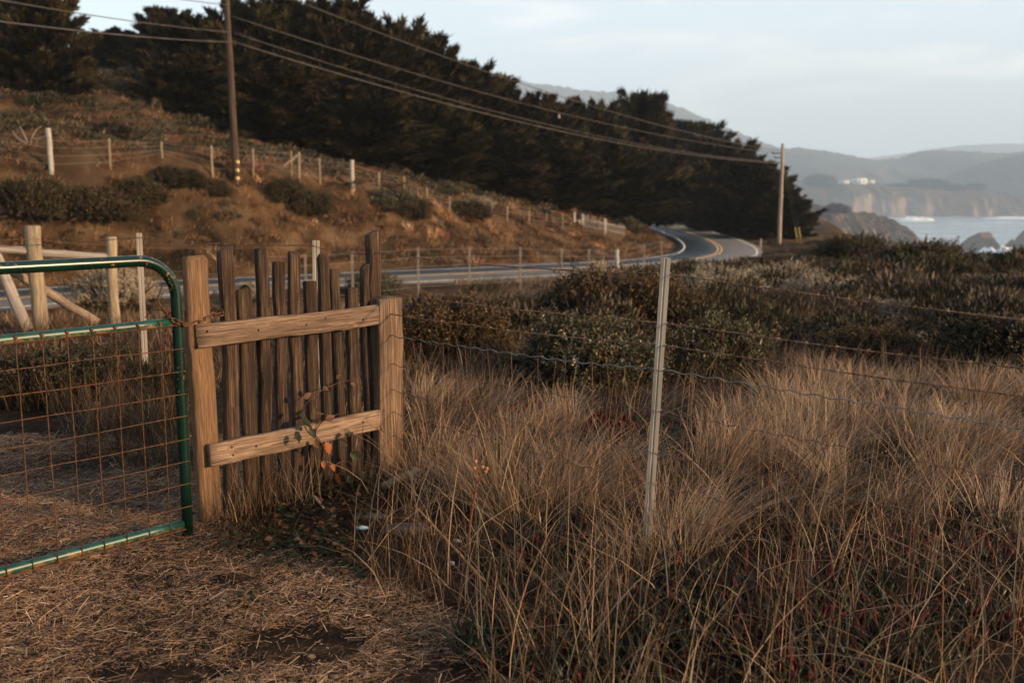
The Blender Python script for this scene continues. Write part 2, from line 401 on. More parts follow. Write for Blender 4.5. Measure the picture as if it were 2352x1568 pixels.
def hit(px, py, ymin=3.0, ymax=220.0):
    """where the sight line through (px, py) first meets the terrain beyond ymin"""
    Y = np.arange(ymin, ymax, .12); rx = (px - 1176) / FPX; ry = (784 - py) / FPX
    k = Y / (cp + sp * ry); x = rx * k; z = EYE + (-sp + cp * ry) * k; g = zt(x, Y)
    i = np.argmax(z <= g) if (z <= g).any() else len(Y) - 1
    return np.array([x[i], Y[i], g[i]])
def zg(x, y): return float(zt(np.array([x]), np.array([y]))[0])

def graded(a, b, lo, hi, fine, grow):
    out = list(np.arange(a, b, fine)); s = fine
    x = b; 
    while x < hi: out.append(x); s *= grow; x += s
    out.append(hi); x = a; s = fine; left = []
    while x > lo: s *= grow; x -= s; left.append(max(x, lo))
    return np.array(left[::-1] + out)
gx = graded(-4, 4, -260, 100, 0.10, 1.035); gy = graded(1.5, 8, -60, 260, 0.10, 1.022)
GX, GY = np.meshgrid(gx, gy)
GZ = zt(GX, GY)
nx, ny = len(gx), len(gy)
V = np.stack([GX, GY, GZ], -1).reshape(-1, 3)
i = np.arange(ny - 1)[:, None] * nx + np.arange(nx - 1)[None]
Q = np.stack([i, i + 1, i + nx + 1, i + nx], -1).reshape(-1, 4)

def ground_mat():
    m, N, L, b = mat_new('dry soil and grass thatch')
    g = N.new('ShaderNodeNewGeometry'); v = g.outputs['Position']
    n1 = noise(N, L, v, 0.55, 5, 0.6); n2 = noise(N, L, v, 7, 6, 0.65); n3 = noise(N, L, v, 0.11, 4, 0.55); n4 = noise(N, L, v, 70, 3, 0.6)
    near = ramp(N, [(0.35, (0.010, 0.006, 0.004)), (0.55, (0.028, 0.016, 0.010)), (0.74, (0.085, 0.050, 0.029))]); L.new(n2.outputs['Fac'], near.inputs[0])
    hill = ramp(N, [(0.34, (0.024, 0.016, 0.008)), (0.45, (0.060, 0.035, 0.017)), (0.55, (0.105, 0.061, 0.031)), (0.66, (0.150, 0.100, 0.060))]); L.new(n1.outputs['Fac'], hill.inputs[0])
    big = ramp(N, [(0.40, (0.42, 0.42, 0.38)), (0.50, (0.85, 0.8, 0.75)), (0.60, (1.25, 1.15, 1.05))]); L.new(n3.outputs['Fac'], big.inputs[0])
    h2 = mixc(N, L, 0.8, hill.outputs[0], big.outputs[0], 'MULTIPLY')
    sx = N.new('ShaderNodeSeparateXYZ'); L.new(v, sx.inputs[0])
    f = N.new('ShaderNodeMapRange'); f.inputs[1].default_value = 9; f.inputs[2].default_value = 22; L.new(sx.outputs['Y'], f.inputs[0])
    c = mixc(N, L, f.outputs[0], near.outputs[0], h2)
    fine = ramp(N, [(0.3, (0.55, 0.55, 0.55)), (0.7, (1.3, 1.3, 1.3))]); L.new(n4.outputs['Fac'], fine.inputs[0])
    c = mixc(N, L, 0.8, c, fine.outputs[0], 'MULTIPLY')
    sl = N.new('ShaderNodeSeparateXYZ'); L.new(g.outputs['Normal'], sl.inputs[0])
    fs = N.new('ShaderNodeMapRange'); fs.inputs[1].default_value = 0.72; fs.inputs[2].default_value = 0.5; L.new(sl.outputs['Z'], fs.inputs[0])
    c = mixc(N, L, fs.outputs[0], c, mixc(N, L, n2.outputs['Fac'], (0.10, 0.055, 0.03), (0.30, 0.19, 0.12)))
    L.new(c, b.inputs['Base Color']); b.inputs['Roughness'].default_value = 0.95; b.inputs['Specular IOR Level'].default_value = 0.1
    ad = N.new('ShaderNodeMath'); ad.operation = 'ADD'; L.new(n2.outputs['Fac'], ad.inputs[0]); L.new(n4.outputs['Fac'], ad.inputs[1])
    bump(N, L, ad.outputs[0], 0.8, 0.03, b)
    return m
ground = obj('ground', V, Q, ground_mat()); tag(ground, kind='structure')

# ------------------------------------------------------------------ road
def asphalt():
    m, N, L, b = mat_new('asphalt')
    g = N.new('ShaderNodeNewGeometry'); v = g.outputs['Position']
    n = noise(N, L, v, 0.7, 5, 0.6); n2 = noise(N, L, v, 40, 3, 0.6)
    r = ramp(N, [(0.3, (0.055, 0.053, 0.053)), (0.7, (0.105, 0.100, 0.098))]); L.new(n.outputs['Fac'], r.inputs[0])
    L.new(r.outputs[0], b.inputs['Base Color']); b.inputs['Roughness'].default_value = 0.7
    bump(N, L, n2.outputs['Fac'], 0.4, 0.01, b); return m
def strip(o0, o1, z, thick, k0=0, k1=None):
    P = RC[k0:k1]; n = RN[k0:k1]; m = len(P)
    zz = (road_z(P[:, 1]) - ROAD_Z + z)[:, None]; a = np.hstack([P + n * o0, zz]); b = np.hstack([P + n * o1, zz])
    a2 = a - [0, 0, thick]; b2 = b - [0, 0, thick]
    V = np.stack([a, b, b2, a2], 1).reshape(-1, 3); i = (np.arange(m - 1) * 4)[:, None]
    Q = np.concatenate([i + np.array([[0, 4, 5, 1]]), i + np.array([[1, 5, 6, 2]]), i + np.array([[3, 2, 6, 7]]), i + np.array([[0, 3, 7, 4]])])
    return V, Q
road = obj('road', *strip(-3.55, 3.55, ROAD_Z, 0.12), asphalt()); tag(road, kind='structure')
M['white_line'] = tone('worn white road paint', (0.38, 0.37, 0.36), (0.74, 0.73, 0.72), 3.5, 0.7)
M['yellow_line'] = tone('worn yellow road paint', (0.38, 0.25, 0.11), (0.70, 0.45, 0.19), 3.5, 0.7)
for o0 in (-3.17, 2.99): obj('edge_line', *strip(o0, o0 + 0.18, ROAD_Z + 0.004, 0.003), M['white_line'], road)
for o0 in (-0.24, 0.08): obj('centre_line', *strip(o0, o0 + 0.16, ROAD_Z + 0.004, 0.003), M['yellow_line'], road)

# ------------------------------------------------------------------ sea and far land
SEA_Z = -62.0
def sea_mat():
    m, N, L, b = mat_new('sea water')
    g = N.new('ShaderNodeNewGeometry'); v = g.outputs['Position']
    n = noise(N, L, mapping(N, L, v, (0.02, 0.05, 1)), 1, 6, 0.6); n2 = noise(N, L, mapping(N, L, v, (0.25, 0.5, 1)), 1, 4, 0.6)
    f1 = noise(N, L, mapping(N, L, v, (0.006, 0.022, 1)), 1, 7, 0.68, 0.8)
    f = ramp(N, [(0.53, (0, 0, 0)), (0.64, (1, 1, 1))]); L.new(f1.outputs['Fac'], f.inputs[0])
    L.new(mixc(N, L, f.outputs[0], (0.16, 0.22, 0.26), (0.78, 0.79, 0.80)), b.inputs['Base Color'])
    rr = N.new('ShaderNodeMapRange'); rr.inputs[3].default_value = 0.22; rr.inputs[4].default_value = 0.8; L.new(f.outputs[0], rr.inputs[0]); L.new(rr.outputs[0], b.inputs['Roughness'])
    ad = N.new('ShaderNodeMath'); ad.operation = 'ADD'; L.new(n.outputs['Fac'], ad.inputs[0]); L.new(n2.outputs['Fac'], ad.inputs[1])
    bump(N, L, ad.outputs[0], 0.35, 0.8, b); return m
V = np.array([(-900, -500, SEA_Z), (9600, -500, SEA_Z), (9600, 11400, SEA_Z), (-900, 11400, SEA_Z)], float)
tag(obj('sea', V, np.array([[0, 1, 2, 3]]), sea_mat()), kind='structure')

def land_mat(name, veg, veg2, rock, rock2, ns):
    m, N, L, b = mat_new(name)
    g = N.new('ShaderNodeNewGeometry'); v = g.outputs['Position']
    n = noise(N, L, v, ns, 6, 0.65); n2 = noise(N, L, v, ns * 3, 6, 0.7)
    sl = N.new('ShaderNodeSeparateXYZ'); L.new(g.outputs['Normal'], sl.inputs[0])
    a = N.new('ShaderNodeMath'); a.operation = 'MULTIPLY_ADD'; L.new(n2.outputs['Fac'], a.inputs[0]); a.inputs[1].default_value = 0.5; L.new(sl.outputs['Z'], a.inputs[2])
    f = ramp(N, [(0.80, (0, 0, 0)), (1.0, (1, 1, 1))]); L.new(a.outputs[0], f.inputs[0])
    c = mixc(N, L, f.outputs[0], mixc(N, L, n2.outputs['Fac'], rock, rock2), mixc(N, L, n.outputs['Fac'], veg, veg2))
    L.new(c, b.inputs['Base Color']); b.inputs['Roughness'].default_value = 0.95; b.inputs['Specular IOR Level'].default_value = 0.1
    bump(N, L, n2.outputs['Fac'], 0.9, 1.0 / ns * 0.1, b); return m
M['headland'] = land_mat('coastal scrub and rock', (0.055, 0.038, 0.024), (0.14, 0.095, 0.06), (0.14, 0.095, 0.065), (0.36, 0.27, 0.20), 0.05)
M['farland'] = land_mat('distant forest', (0.030, 0.036, 0.024), (0.11, 0.095, 0.065), (0.14, 0.105, 0.078), (0.34, 0.27, 0.21), 0.010)

def landform(name, prof, Yd, front, back, mat, seed, jag=0.05, spike=0.0, steps=260, mid=None, kind='structure'):
    """ridge whose crest follows a skyline; falls to the sea in front and behind. prof: (px, py) crest points at distance Yd"""
    prof = np.array(prof, float); P = np.array([at(px, py, Yd) for px, py in prof])
    xs = np.linspace(P[0, 0], P[-1, 0], steps); zc = np.interp(xs, P[:, 0], P[:, 2])
    hgt = zc - SEA_Z + 2
    tv = np.concatenate([np.linspace(-1, 0, 26), np.linspace(0, 1, 12)[1:]])
    X, T = np.meshgrid(xs, tv)
    H = np.tile(hgt, (len(tv), 1))
    prf = np.where(T < 0, np.clip(1 + T, 0, 1), np.clip(1 - T, 0, 1) ** 1.0)
    if mid is not None: prf = np.where(T < 0, np.interp(T, [-1, -0.80, -0.6, -0.4, 0], [0, mid * .8, mid * 1.1, 0.5 * (1 + mid), 1]), prf)
    Y = Yd + np.where(T < 0, T * front, T * back)
    q = 1.0 / max(30, (xs[-1] - xs[0]) / 9)
    Z = SEA_Z - 2 + H * prf
    nzv = fbm(X * q * 2, Y * q * 2, seed, 5)
    Z = Z + H * jag * 4 * nzv * np.clip(prf * 1.2, 0, 1) * np.where(np.abs(T) < 0.02, 0.4, 1)
    Y = Y + front * 0.5 * fbm(X * q * 1.3, T * 2.0 + 7.3, seed + 40, 5) * np.clip(-T * 2, 0, 1)
    if spike:
        sp_ = np.abs(fbm(X / spike / 1.7, Y / spike / 1.7, seed + 9, 3)) * 4 + hash2(np.floor(X / spike), np.floor(Y / spike), seed)
        Z = Z + spike * 0.75 * sp_ * np.where(prf > 0.35, 1, 0)
    X = X + (xs[1] - xs[0]) * 0.3 * (vnoise(X * 3, Y * 3, seed) - .5)
    n, mth = len(xs), len(tv); i = np.arange(mth - 1)[:, None] * n + np.arange(n - 1)[None]
    Q = np.stack([i, i + 1, i + n + 1, i + n], -1).reshape(-1, 4)
    o = obj(name, np.stack([X, Y, Z], -1).reshape(-1, 3), Q, mat); tag(o, kind=kind); return o
landform('mountain', [(300, 330), (700, 270), (1000, 205), (1100, 190), (1180, 187), (1260, 200), (1350, 214), (1430, 218), (1500, 232), (1570, 252), (1640, 282), (1720, 318), (1800, 346), (1900, 372), (2050, 420), (2200, 470)], 5700, 1500, 900, M['farland'], 1, 0.02, 14)
landform('mountain', [(1650, 440), (1850, 400), (1950, 372), (2050, 358), (2150, 342), (2250, 334), (2352, 332), (2500, 336), (2800, 400), (3000, 450)], 9802, 1696, 942, M['farland'], 2, 0.02, 12)
landform('hills', [(1600, 420), (1700, 370), (1760, 345), (1830, 343), (1900, 350), (1950, 360), (2010, 372), (2060, 368), (2110, 352), (2170, 347), (2230, 350), (2290, 356), (2350, 352), (2450, 345), (2700, 380), (2900, 440)], 5089, 1508, 942, M['farland'], 3, 0.02, 9)
landform('hills', [(2080, 470), (2150, 420), (2230, 385), (2300, 365), (2352, 358), (2450, 350), (2700, 370), (2900, 420)], 4052, 942, 754, M['farland'], 4, 0.02, 7)
landform('cliff', [(1560, 430), (1700, 418), (1800, 415), (1880, 414), (1950, 418), (2020, 422), (2080, 424), (2130, 430), (2170, 428), (2200, 424), (2230, 428), (2260, 440), (2290, 462), (2312, 490)], 3298, 395, 452, M['headland'], 5, 0.03, 3.0, mid=0.72)
landform('cliff', [(1760, 480), (1830, 466), (1880, 470), (1930, 484), (1965, 492), (1985, 489), (2005, 488), (2025, 502), (2045, 530), (2058, 556)], 1206, 131, 206, M['headland'], 6, 0.05, 0.8, mid=0.7)
M['wet_rock'] = land_mat('sea rock', (0.12, 0.09, 0.065), (0.25, 0.19, 0.145), (0.13, 0.10, 0.08), (0.30, 0.235, 0.19), 0.12)
def rock(prof, Yd, deep, seed, label):
    o = landform('sea_rock', prof, Yd, deep, deep, M['wet_rock'], seed, 0.06, 0.0, 90, kind='thing'); tag(o, label, 'sea rock')
rock([(2180, 600), (2200, 575), (2225, 545), (2250, 533), (2275, 534), (2290, 560), (2310, 580), (2330, 604)], 1080, 40, 11, 'broad brown sea rock above the patch of white surf')
rock([(2290, 600), (2312, 560), (2325, 548), (2338, 565), (2356, 600)], 1100, 26, 12, 'small pointed sea rock between two bigger rocks')
rock([(2310, 606), (2335, 560), (2352, 530), (2375, 505), (2410, 500), (3170, 540), (2480, 600)], 1040, 44, 13, 'steep sea rock cut by the right edge of the photo')
rock([(2308, 499), (2316, 490), (2325, 485), (2335, 490), (2342, 499)], 2827, 33, 14, 'tiny distant sea rock off the tip of the far cliffs')
# surf breaking at the rocks
M['foam'] = tone('sea foam', (0.72, 0.74, 0.75), (0.86, 0.87, 0.87), 0.3, 0.9, 0.3)
def foam(px, py, Yd, wx, dy, hz, seed):
    c = at(px, py, Yd); r = rngs(seed); n = 36; m = 14
    X, Yv = np.meshgrid(np.linspace(-1, 1, n), np.linspace(-1, 1, m)); rr = np.clip(1 - X ** 2 - Yv ** 2, 0, 1)
    Z = SEA_Z + 0.15 + hz * np.sqrt(rr) * (0.35 + 1.3 * vnoise(X * 5, Yv * 4, seed)) - 0.6 * (rr <= 0)
    i = np.arange(m - 1)[:, None] * n + np.arange(n - 1)[None]
    return np.stack([c[0] + X * wx * (1 + .2 * vnoise(Yv * 3, X * 2, seed)), Yd + Yv * dy, Z], -1).reshape(-1, 3), np.stack([i, i + 1, i + n + 1, i + n], -1).reshape(-1, 4)
b = Buf()
for a in [(2290, 590, 985, 16, 24, 10, 1), (2250, 596, 960, 14, 14, 5, 8), (2100, 500, 2400, 42, 18, 8, 2), (1985, 492, 3030, 70, 18, 5, 4), (2330, 505, 2600, 70, 18, 3.5, 6), (2070, 556, 1210, 18, 12, 2.5, 7)]: b.add(*foam(*a))
tag(obj('surf_foam', *b.get(), M['foam']), 'white surf breaking around the sea rocks', 'surf', kind='stuff')

# houses far across the bay
M['house_white'] = tone('white house wall', (0.76, 0.74, 0.70), (0.84, 0.82, 0.79), 0.2, 0.8)
M['house_roof'] = tone('grey house roof', (0.20, 0.19, 0.19), (0.28, 0.27, 0.26), 0.2, 0.8)
M['pane'] = tone('dark window', (0.03, 0.035, 0.04), (0.06, 0.065, 0.07), 1, 0.3)
def box(c, s):
    c = np.array(c, float); s = np.array(s, float) / 2
    V = np.array([(x, y, z) for z in (-1, 1) for y in (-1, 1) for x in (-1, 1)]) * s + c
    return V, np.array([[0, 2, 3, 1], [4, 5, 7, 6], [0, 1, 5, 4], [2, 6, 7, 3], [0, 4, 6, 2], [1, 3, 7, 5]])
for px, py, wd, dp, h, lab in [(1938, 421, 17, 10, 7, 'small white house on the far clifftop nearest the big dark tree'), (1972, 422, 26, 14, 12, 'largest white house on the far clifftop, middle of the three'), (2000, 420, 12, 9, 6, 'small white house on the far clifftop, rightmost of the three')]:
    wd *= 1.7; dp *= 1.6; h *= 1.5; c = at(px, py, 3170); t = thing('house', lab, 'house', (c[0], 3170, c[2] - 2), 'houses across the bay')
    z0 = c[2] - 2
    obj('wall', *box((c[0], 3170, z0 + h / 2), (wd, dp, h)), M['house_white'], t)
    rv = np.array([(-wd / 2 - .6, -dp / 2 - .6, h), (wd / 2 + .6, -dp / 2 - .6, h), (wd / 2 + .6, dp / 2 + .6, h), (-wd / 2 - .6, dp / 2 + .6, h), (-wd / 2 - .6, 0, h + 3.2), (wd / 2 + .6, 0, h + 3.2)]) + [c[0], 3170, z0]
    obj('roof', rv, [np.array([[0, 1, 5, 4], [2, 3, 4, 5], [3, 2, 1, 0]]), np.array([[0, 4, 3], [1, 2, 5]])], M['house_roof'], t)
    for k in range(3): obj('window', *box((c[0] + (k - 1) * wd * .3, 3170 - dp / 2 - .05, z0 + h * .55), (wd * .13, .12, h * .3)), M['pane'], t)

# ------------------------------------------------------------------ cypress trees
def cypress(seed, H=11.0, Rm=4.6, nb=135, per=150, lean=0.0):
    r = rngs(seed)
    tp = np.array([[0, 0, -0.6], [0.1, 0, H * .15], [0.25 * r.normal(), .25 * r.normal(), H * .45], [.4 * r.normal() + lean * H * .25, .4 * r.normal(), H * .85]])
    tt = np.linspace(0, 1, 10); path = np.stack([np.interp(tt, [0, .2, .5, 1], tp[:, k]) for k in range(3)], 1)
    tb = Buf(); tb.add(*tube(path, np.linspace(.34, .05, 10), 8))
    Ps = []; Ds = []; Ls = []; Cs = []
    lobes = r.random(8); 
    for i in range(nb):
        h = (i + r.random()) / nb; h = 0.03 + 0.97 * h
        az = i * 2.39996 + r.normal() * .35
        lob = np.interp((az % 6.2832) / 6.2832 * 8, np.arange(9), np.append(lobes, lobes[0]))
        rad = Rm * (min(1.0, 1.02 * (1 - h) ** 0.5 + .10)) * (0.55 + 0.55 * lob) * (0.62 + .72 * r.random())
        if h < .16: rad *= .85
        base = np.array([np.interp(h * .8, [0, .85], [0, tp[3, 0]]), 0, h * H * .80])
        up = rad * (.12 + .75 * h) + H * .13 * h ** 3 * (.4 + r.random())
        tip = base + np.array([math.cos(az) * rad + lean * rad * .5, math.sin(az) * rad, up])
        mid = base * .5 + tip * .5 + np.array([0, 0, -.22 * up])
        if i % 3 == 0:
            s = np.linspace(0, .85, 5)[:, None]; pth = (1 - s) ** 2 * base + 2 * s * (1 - s) * mid + s * s * tip
            tb.add(*tube(pth, np.linspace(.10, .02, 5), 5))
        n = int(per * (.6 + .8 * r.random()) * (0.55 + rad / Rm))
        t = 0.12 + .88 * r.random(n) ** .75; tq = t[:, None]
        ax = (1 - tq) ** 2 * base + 2 * tq * (1 - tq) * mid + tq ** 2 * tip
        dr = nrm((1 - tq) * (mid - base) + tq * (tip - mid))
        sg = ((.24 * rad + .16) * np.clip(1.03 - t, 0, 1) + .035)[:, None]
        lat = r.normal(size=(n, 3)) * sg * np.array([.85, .85, .24])
        P = ax + lat
        D = nrm(dr * .95 + nrm(lat) * .38 + np.array([0, 0, .34]) + r.normal(size=(n, 3)) * .20)
        Ps.append(P); Ds.append(D); Ls.append((.30 + .42 * r.random(n)) * (.75 + .7 * t))
        base_c = np.array([.027, .021, .0075]) * (0.25 + 1.9 * r.random() ** 2); tint = r.random((n, 1))
        Cs.append(base_c * (0.6 + .8 * tint) + np.array([.014, .009, .001]) * (r.random((n, 1)) < .3))
    P = np.concatenate(Ps); D = np.concatenate(Ds); Lg = np.concatenate(Ls); Cc = np.concatenate(Cs)
    n = len(P); VV = []; FF = []; CC = []
    for k, (sp_, ls) in enumerate([(0, 1.0), (.55, .75), (-.55, .75)]):
        S1 = nrm(np.cross(D, r.normal(size=(n, 3)))); Dk = nrm(D + S1 * sp_)
        Sd = nrm(np.cross(Dk, r.normal(size=(n, 3))))
        v, f = kites(P, Dk, Sd, Lg * ls, Lg * (.13 + .07 * r.random(n))); VV.append(v); FF.append(f + k * 4 * n); CC.append(np.repeat(Cc, 4, axis=0))
    tv, tf = tb.get()
    return mesh('trunk', tv, tf, M['bark']), mesh('crown', np.concatenate(VV), np.concatenate(FF), M['needle'], np.concatenate(CC), flat=True)
def crown_size(me):
    v = np.empty(len(me.vertices) * 3, np.float32); me.vertices.foreach_get('co', v); v = v.reshape(-1, 3)
    return np.percentile(v[:, 2], 99.97), np.percentile(np.hypot(v[:, 0], v[:, 1]), 99)
CY = [cypress(101), cypress(102, Rm=5.0, lean=.12), cypress(103, Rm=4.2, nb=140), cypress(104, Rm=5.3, nb=130, lean=.2)]
CYS = [crown_size(c[1]) for c in CY]
# px, py of the top, distance, crown width in pixels, kind, label
TREES = [
 (70, -75, 61, 250, 1, 'big dark cypress at the upper left corner beside the sky gap'),
 (-60, -20, 66, 300, 0, 'dark cypress cut by the left edge, behind the corner cypress'),
 (258, 66, 92, 170, 2, 'small cypress in the notch below the open sky'),
 (372, 18, 90, 190, 2, 'pointed cypress just right of the sky notch'),
 (455, 32, 76, 260, 0, 'dark cypress left of the tall wooden utility pole'),
 (560, -8, 73, 300, 1, 'tall cypress directly behind the tall wooden utility pole'),
 (665, -20, 75, 330, 3, 'highest cypress of the grove, next right of the utility pole'),
 (775, -5, 75, 320, 0, 'tall broad cypress second right of the utility pole'),
 (870, 32, 78, 300, 1, 'tall cypress where the grove skyline begins to fall'),
 (965, 72, 80, 290, 2, 'cypress halfway down the falling skyline of the grove'),
 (1055, 122, 83, 270, 3, 'cypress on the grove skyline left of the mountain top'),
 (1140, 182, 87, 240, 0, 'cypress on the skyline just below the mountain top'),
 (1245, 215, 96, 220, 2, 'short cypress below the mountain crest, first in the saddle'),
 (1345, 225, 103, 230, 1, 'short cypress below the mountain crest, second in the saddle'),
 (1468, 208, 112, 250, 0, 'peaked cypress rising over the road bend'),
 (1575, 266, 172, 280, 3, 'cypress behind the road where it enters the shade'),
 (1655, 316, 130, 250, 1, 'broad cypress right of the road bend'),
 (1735, 366, 114, 210, 2, 'cypress just left of the pale utility pole'),
 (1798, 430, 107, 160, 0, 'low cypress behind the pale utility pole, last of the grove'),
 (420, 120, 68, 230, 3, 'low spreading cypress at the left foot of the grove'),
 (640, 140, 69, 300, 0, 'front cypress below the tallest crowns, right of the utility pole'),
 (820, 190, 70, 300, 3, 'front cypress whose skirts touch the hillside fence'),
 (985, 235, 75, 280, 1, 'front cypress above the red-brown bank'),
 (1130, 290, 80, 270, 3, 'front cypress behind the pale flowering shrub'),
 (1270, 320, 88, 250, 2, 'front cypress above the white gate frame'),
 (1400, 330, 98, 300, 3, 'wide cypress with sprays hanging over the road bend'),
]
def place_tree(px, ptop, Y, wpx, k, label, zoff=0):
    c = at(px, ptop, Y); x = c[0]; zb = zg(x, Y) - 0.2 + zoff
    H = c[2] - zb; W = wpx / FPX * Y
    tr, cr_ = CY[k]
    t = thing('cypress_tree', label, 'tree', (x, Y, zb), 'cypresses of the hillside grove')
    hs = H / CYS[k][0]; ws = W / (2 * CYS[k][1]) * 1.08
    rz = (px * 7.13 + ptop) % 6.283
    for nm, me in (('trunk', tr), ('crown', cr_)):
        o = link(nm, me, t, (0, 0, 0), (0, 0, rz if k not in (1, 3) else math.sin(rz) * .6), (ws, ws, hs))
    return t
for a in TREES: place_tree(*a)

# ------------------------------------------------------------------ shrubs
def shrub(seed, nsp=2000, lpn=9, leaf=.034, pale=0.0, green=(.050, .046, .022), flat=1.0, lob=.48, tan=.25):
    """mound of leafy sprigs, radius 1, height about 0.9"""
    r = rngs(seed)
    cl = nrm(r.normal(size=(13, 3))); cl[:, 2] = np.abs(cl[:, 2]) * .9; ca = .45 + .75 * r.random(13)
    u = nrm(r.normal(size=(nsp, 3))); u[:, 2] = np.abs(u[:, 2]) * 1.0 - .12; u = nrm(u)
    dt = u @ cl.T; shp = 1 - lob + lob * 1.3 * (np.clip(dt, 0, 1) ** 8 * ca[None]).max(1)
    shell = np.where(r.random(nsp) < .68, .80 + .22 * r.random(nsp), .45 + .42 * r.random(nsp)); shell = np.where(r.random(nsp) < .07, 1.02 + .16 * r.random(nsp), shell)
    P = u * (shp * shell)[:, None] * np.array([1, 1, .88 * flat]); P[:, 2] += .04
    D = nrm(u * .8 + np.array([0, 0, .55]) + r.normal(size=(nsp, 3)) * .3)
    sl = .10 + .09 * r.random(nsp)
    k = np.tile(np.arange(lpn), nsp); tt = (k + .5) / lpn
    Pi = np.repeat(P, lpn, axis=0) + np.repeat(D * sl[:, None], lpn, axis=0) * tt[:, None]
    out = nrm(np.cross(np.repeat(D, lpn, axis=0), r.normal(size=(nsp * lpn, 3))))
    Dl = nrm(np.repeat(D, lpn, axis=0) * .75 + out)
    Sd = nrm(np.cross(Dl, r.normal(size=(nsp * lpn, 3))))
    ll = leaf * (.7 + .7 * r.random(nsp * lpn))
    V, F = kites(Pi, Dl, Sd, ll * 1.5, ll * .85)
    g = np.array(green); c = np.repeat(g * (.55 + .9 * r.random((nsp, 1))), lpn, axis=0)
    brown = np.repeat((r.random(nsp) < tan), lpn)[:, None]; c = np.where(brown, np.array([.080, .045, .018]) * (.5 + 1.0 * r.random((nsp * lpn, 1))), c)
    tipm = (tt > .8)[:, None] & (r.random((nsp * lpn, 1)) < .5) & ~brown; c = np.where(tipm, c * 2.7 + np.array([.02, .012, .004]), c)
    if pale:
        hi = np.repeat((r.random(nsp) < pale) & (u[:, 2] > .25) & (shell > .8), lpn)[:, None]
        c = np.where(hi, np.array([.42, .335, .23]) * (.5 + .7 * r.random((nsp * lpn, 1))), c)
    b = Buf()
    for i in range(34):
        q = u[i * 7]; e = q * shp[i * 7] * .95 * np.array([1, 1, .88 * flat]); s = np.linspace(0, 1, 5)[:, None]
        b.add(*tube(np.array([0.06 * r.normal(), .06 * r.normal(), -.08]) * (1 - s) + e * s + np.array([0, 0, .12]) * s * (1 - s), np.linspace(.018, .004, 5), 4))
    # tangle of inner twigs
    n2 = 900; q = nrm(r.normal(size=(n2, 3))); q[:, 2] = np.abs(q[:, 2]); rad = .25 + .5 * r.random(n2)
    P2 = q * rad[:, None] * np.array([.95, .95, .8 * flat]); D2 = nrm(q + r.normal(size=(n2, 3)) * .7); S2 = nrm(np.cross(D2, r.normal(size=(n2, 3))))
    v2, f2 = kites(P2, D2, S2, .22 + .2 * r.random(n2), .035 + .05 * r.random(n2)); b.add(v2, f2)
    sv, sf = b.get()
    return mesh('stems', sv, sf, M['twig']), mesh('foliage', V, F, M['leaf'], np.repeat(c, 4, axis=0), flat=True)
SH = {'olive': shrub(201, nsp=3000, leaf=.026, green=(.038, .031, .013)), 'dark': shrub(202, nsp=3000, leaf=.026, green=(.018, .018, .008), tan=.12), 'brown': shrub(203, nsp=3000, leaf=.026, green=(.040, .028, .011), tan=.5),
      'pale': shrub(204, nsp=4200, leaf=.019, pale=.85, green=(.030, .029, .013), tan=.35), 'greyg': shrub(205, nsp=3200, leaf=.024, green=(.058, .051, .028), tan=.12, pale=.08),
      'fine': shrub(206, nsp=3600, leaf=.024, green=(.054, .050, .025), tan=.2, lob=.48, pale=.05), 'fineb': shrub(207, nsp=3600, leaf=.026, green=(.046, .030, .011), tan=.5, lob=.48)}
G1, G2, G3 = 'shrubs behind the wire fence', 'bushes on the hillside', 'bushes on the sea bluff'
def place_shrub(px, pbase, ptop, Y, wpx, kind, label, group, dy=1.0, rz=None, name='shrub'):
    if group in (G2, G3, 'bushes by the road'):
        hp = hit(px, pbase, {G2: 43.0, G3: 30.0}.get(group, 13.0)); Y = hp[1] + wpx / FPX * hp[1] * .12
    c = at(px, ptop, Y); x = c[0]; zb = zg(x, Y) - .05
    if group == G2: zb = min(zb, hp[2] + .1) - .15; c = at(px, ptop - 6, Y)
    H = max(.25, c[2] - zb); W = wpx / FPX * Y / 2
    t = thing(name, label, 'shrub', (x, Y, zb), group)
    rz = (px * 3.7 + Y) % 6.28 if rz is None else rz
    for nm, me in zip(('stems', 'foliage'), SH[kind]): link(nm, me, t, (0, 0, 0), (0, 0, rz), (W, W * dy, H / .95))
    return t
G1, G2, G3 = 'shrubs behind the wire fence', 'bushes on the hillside', 'bushes on the sea bluff'
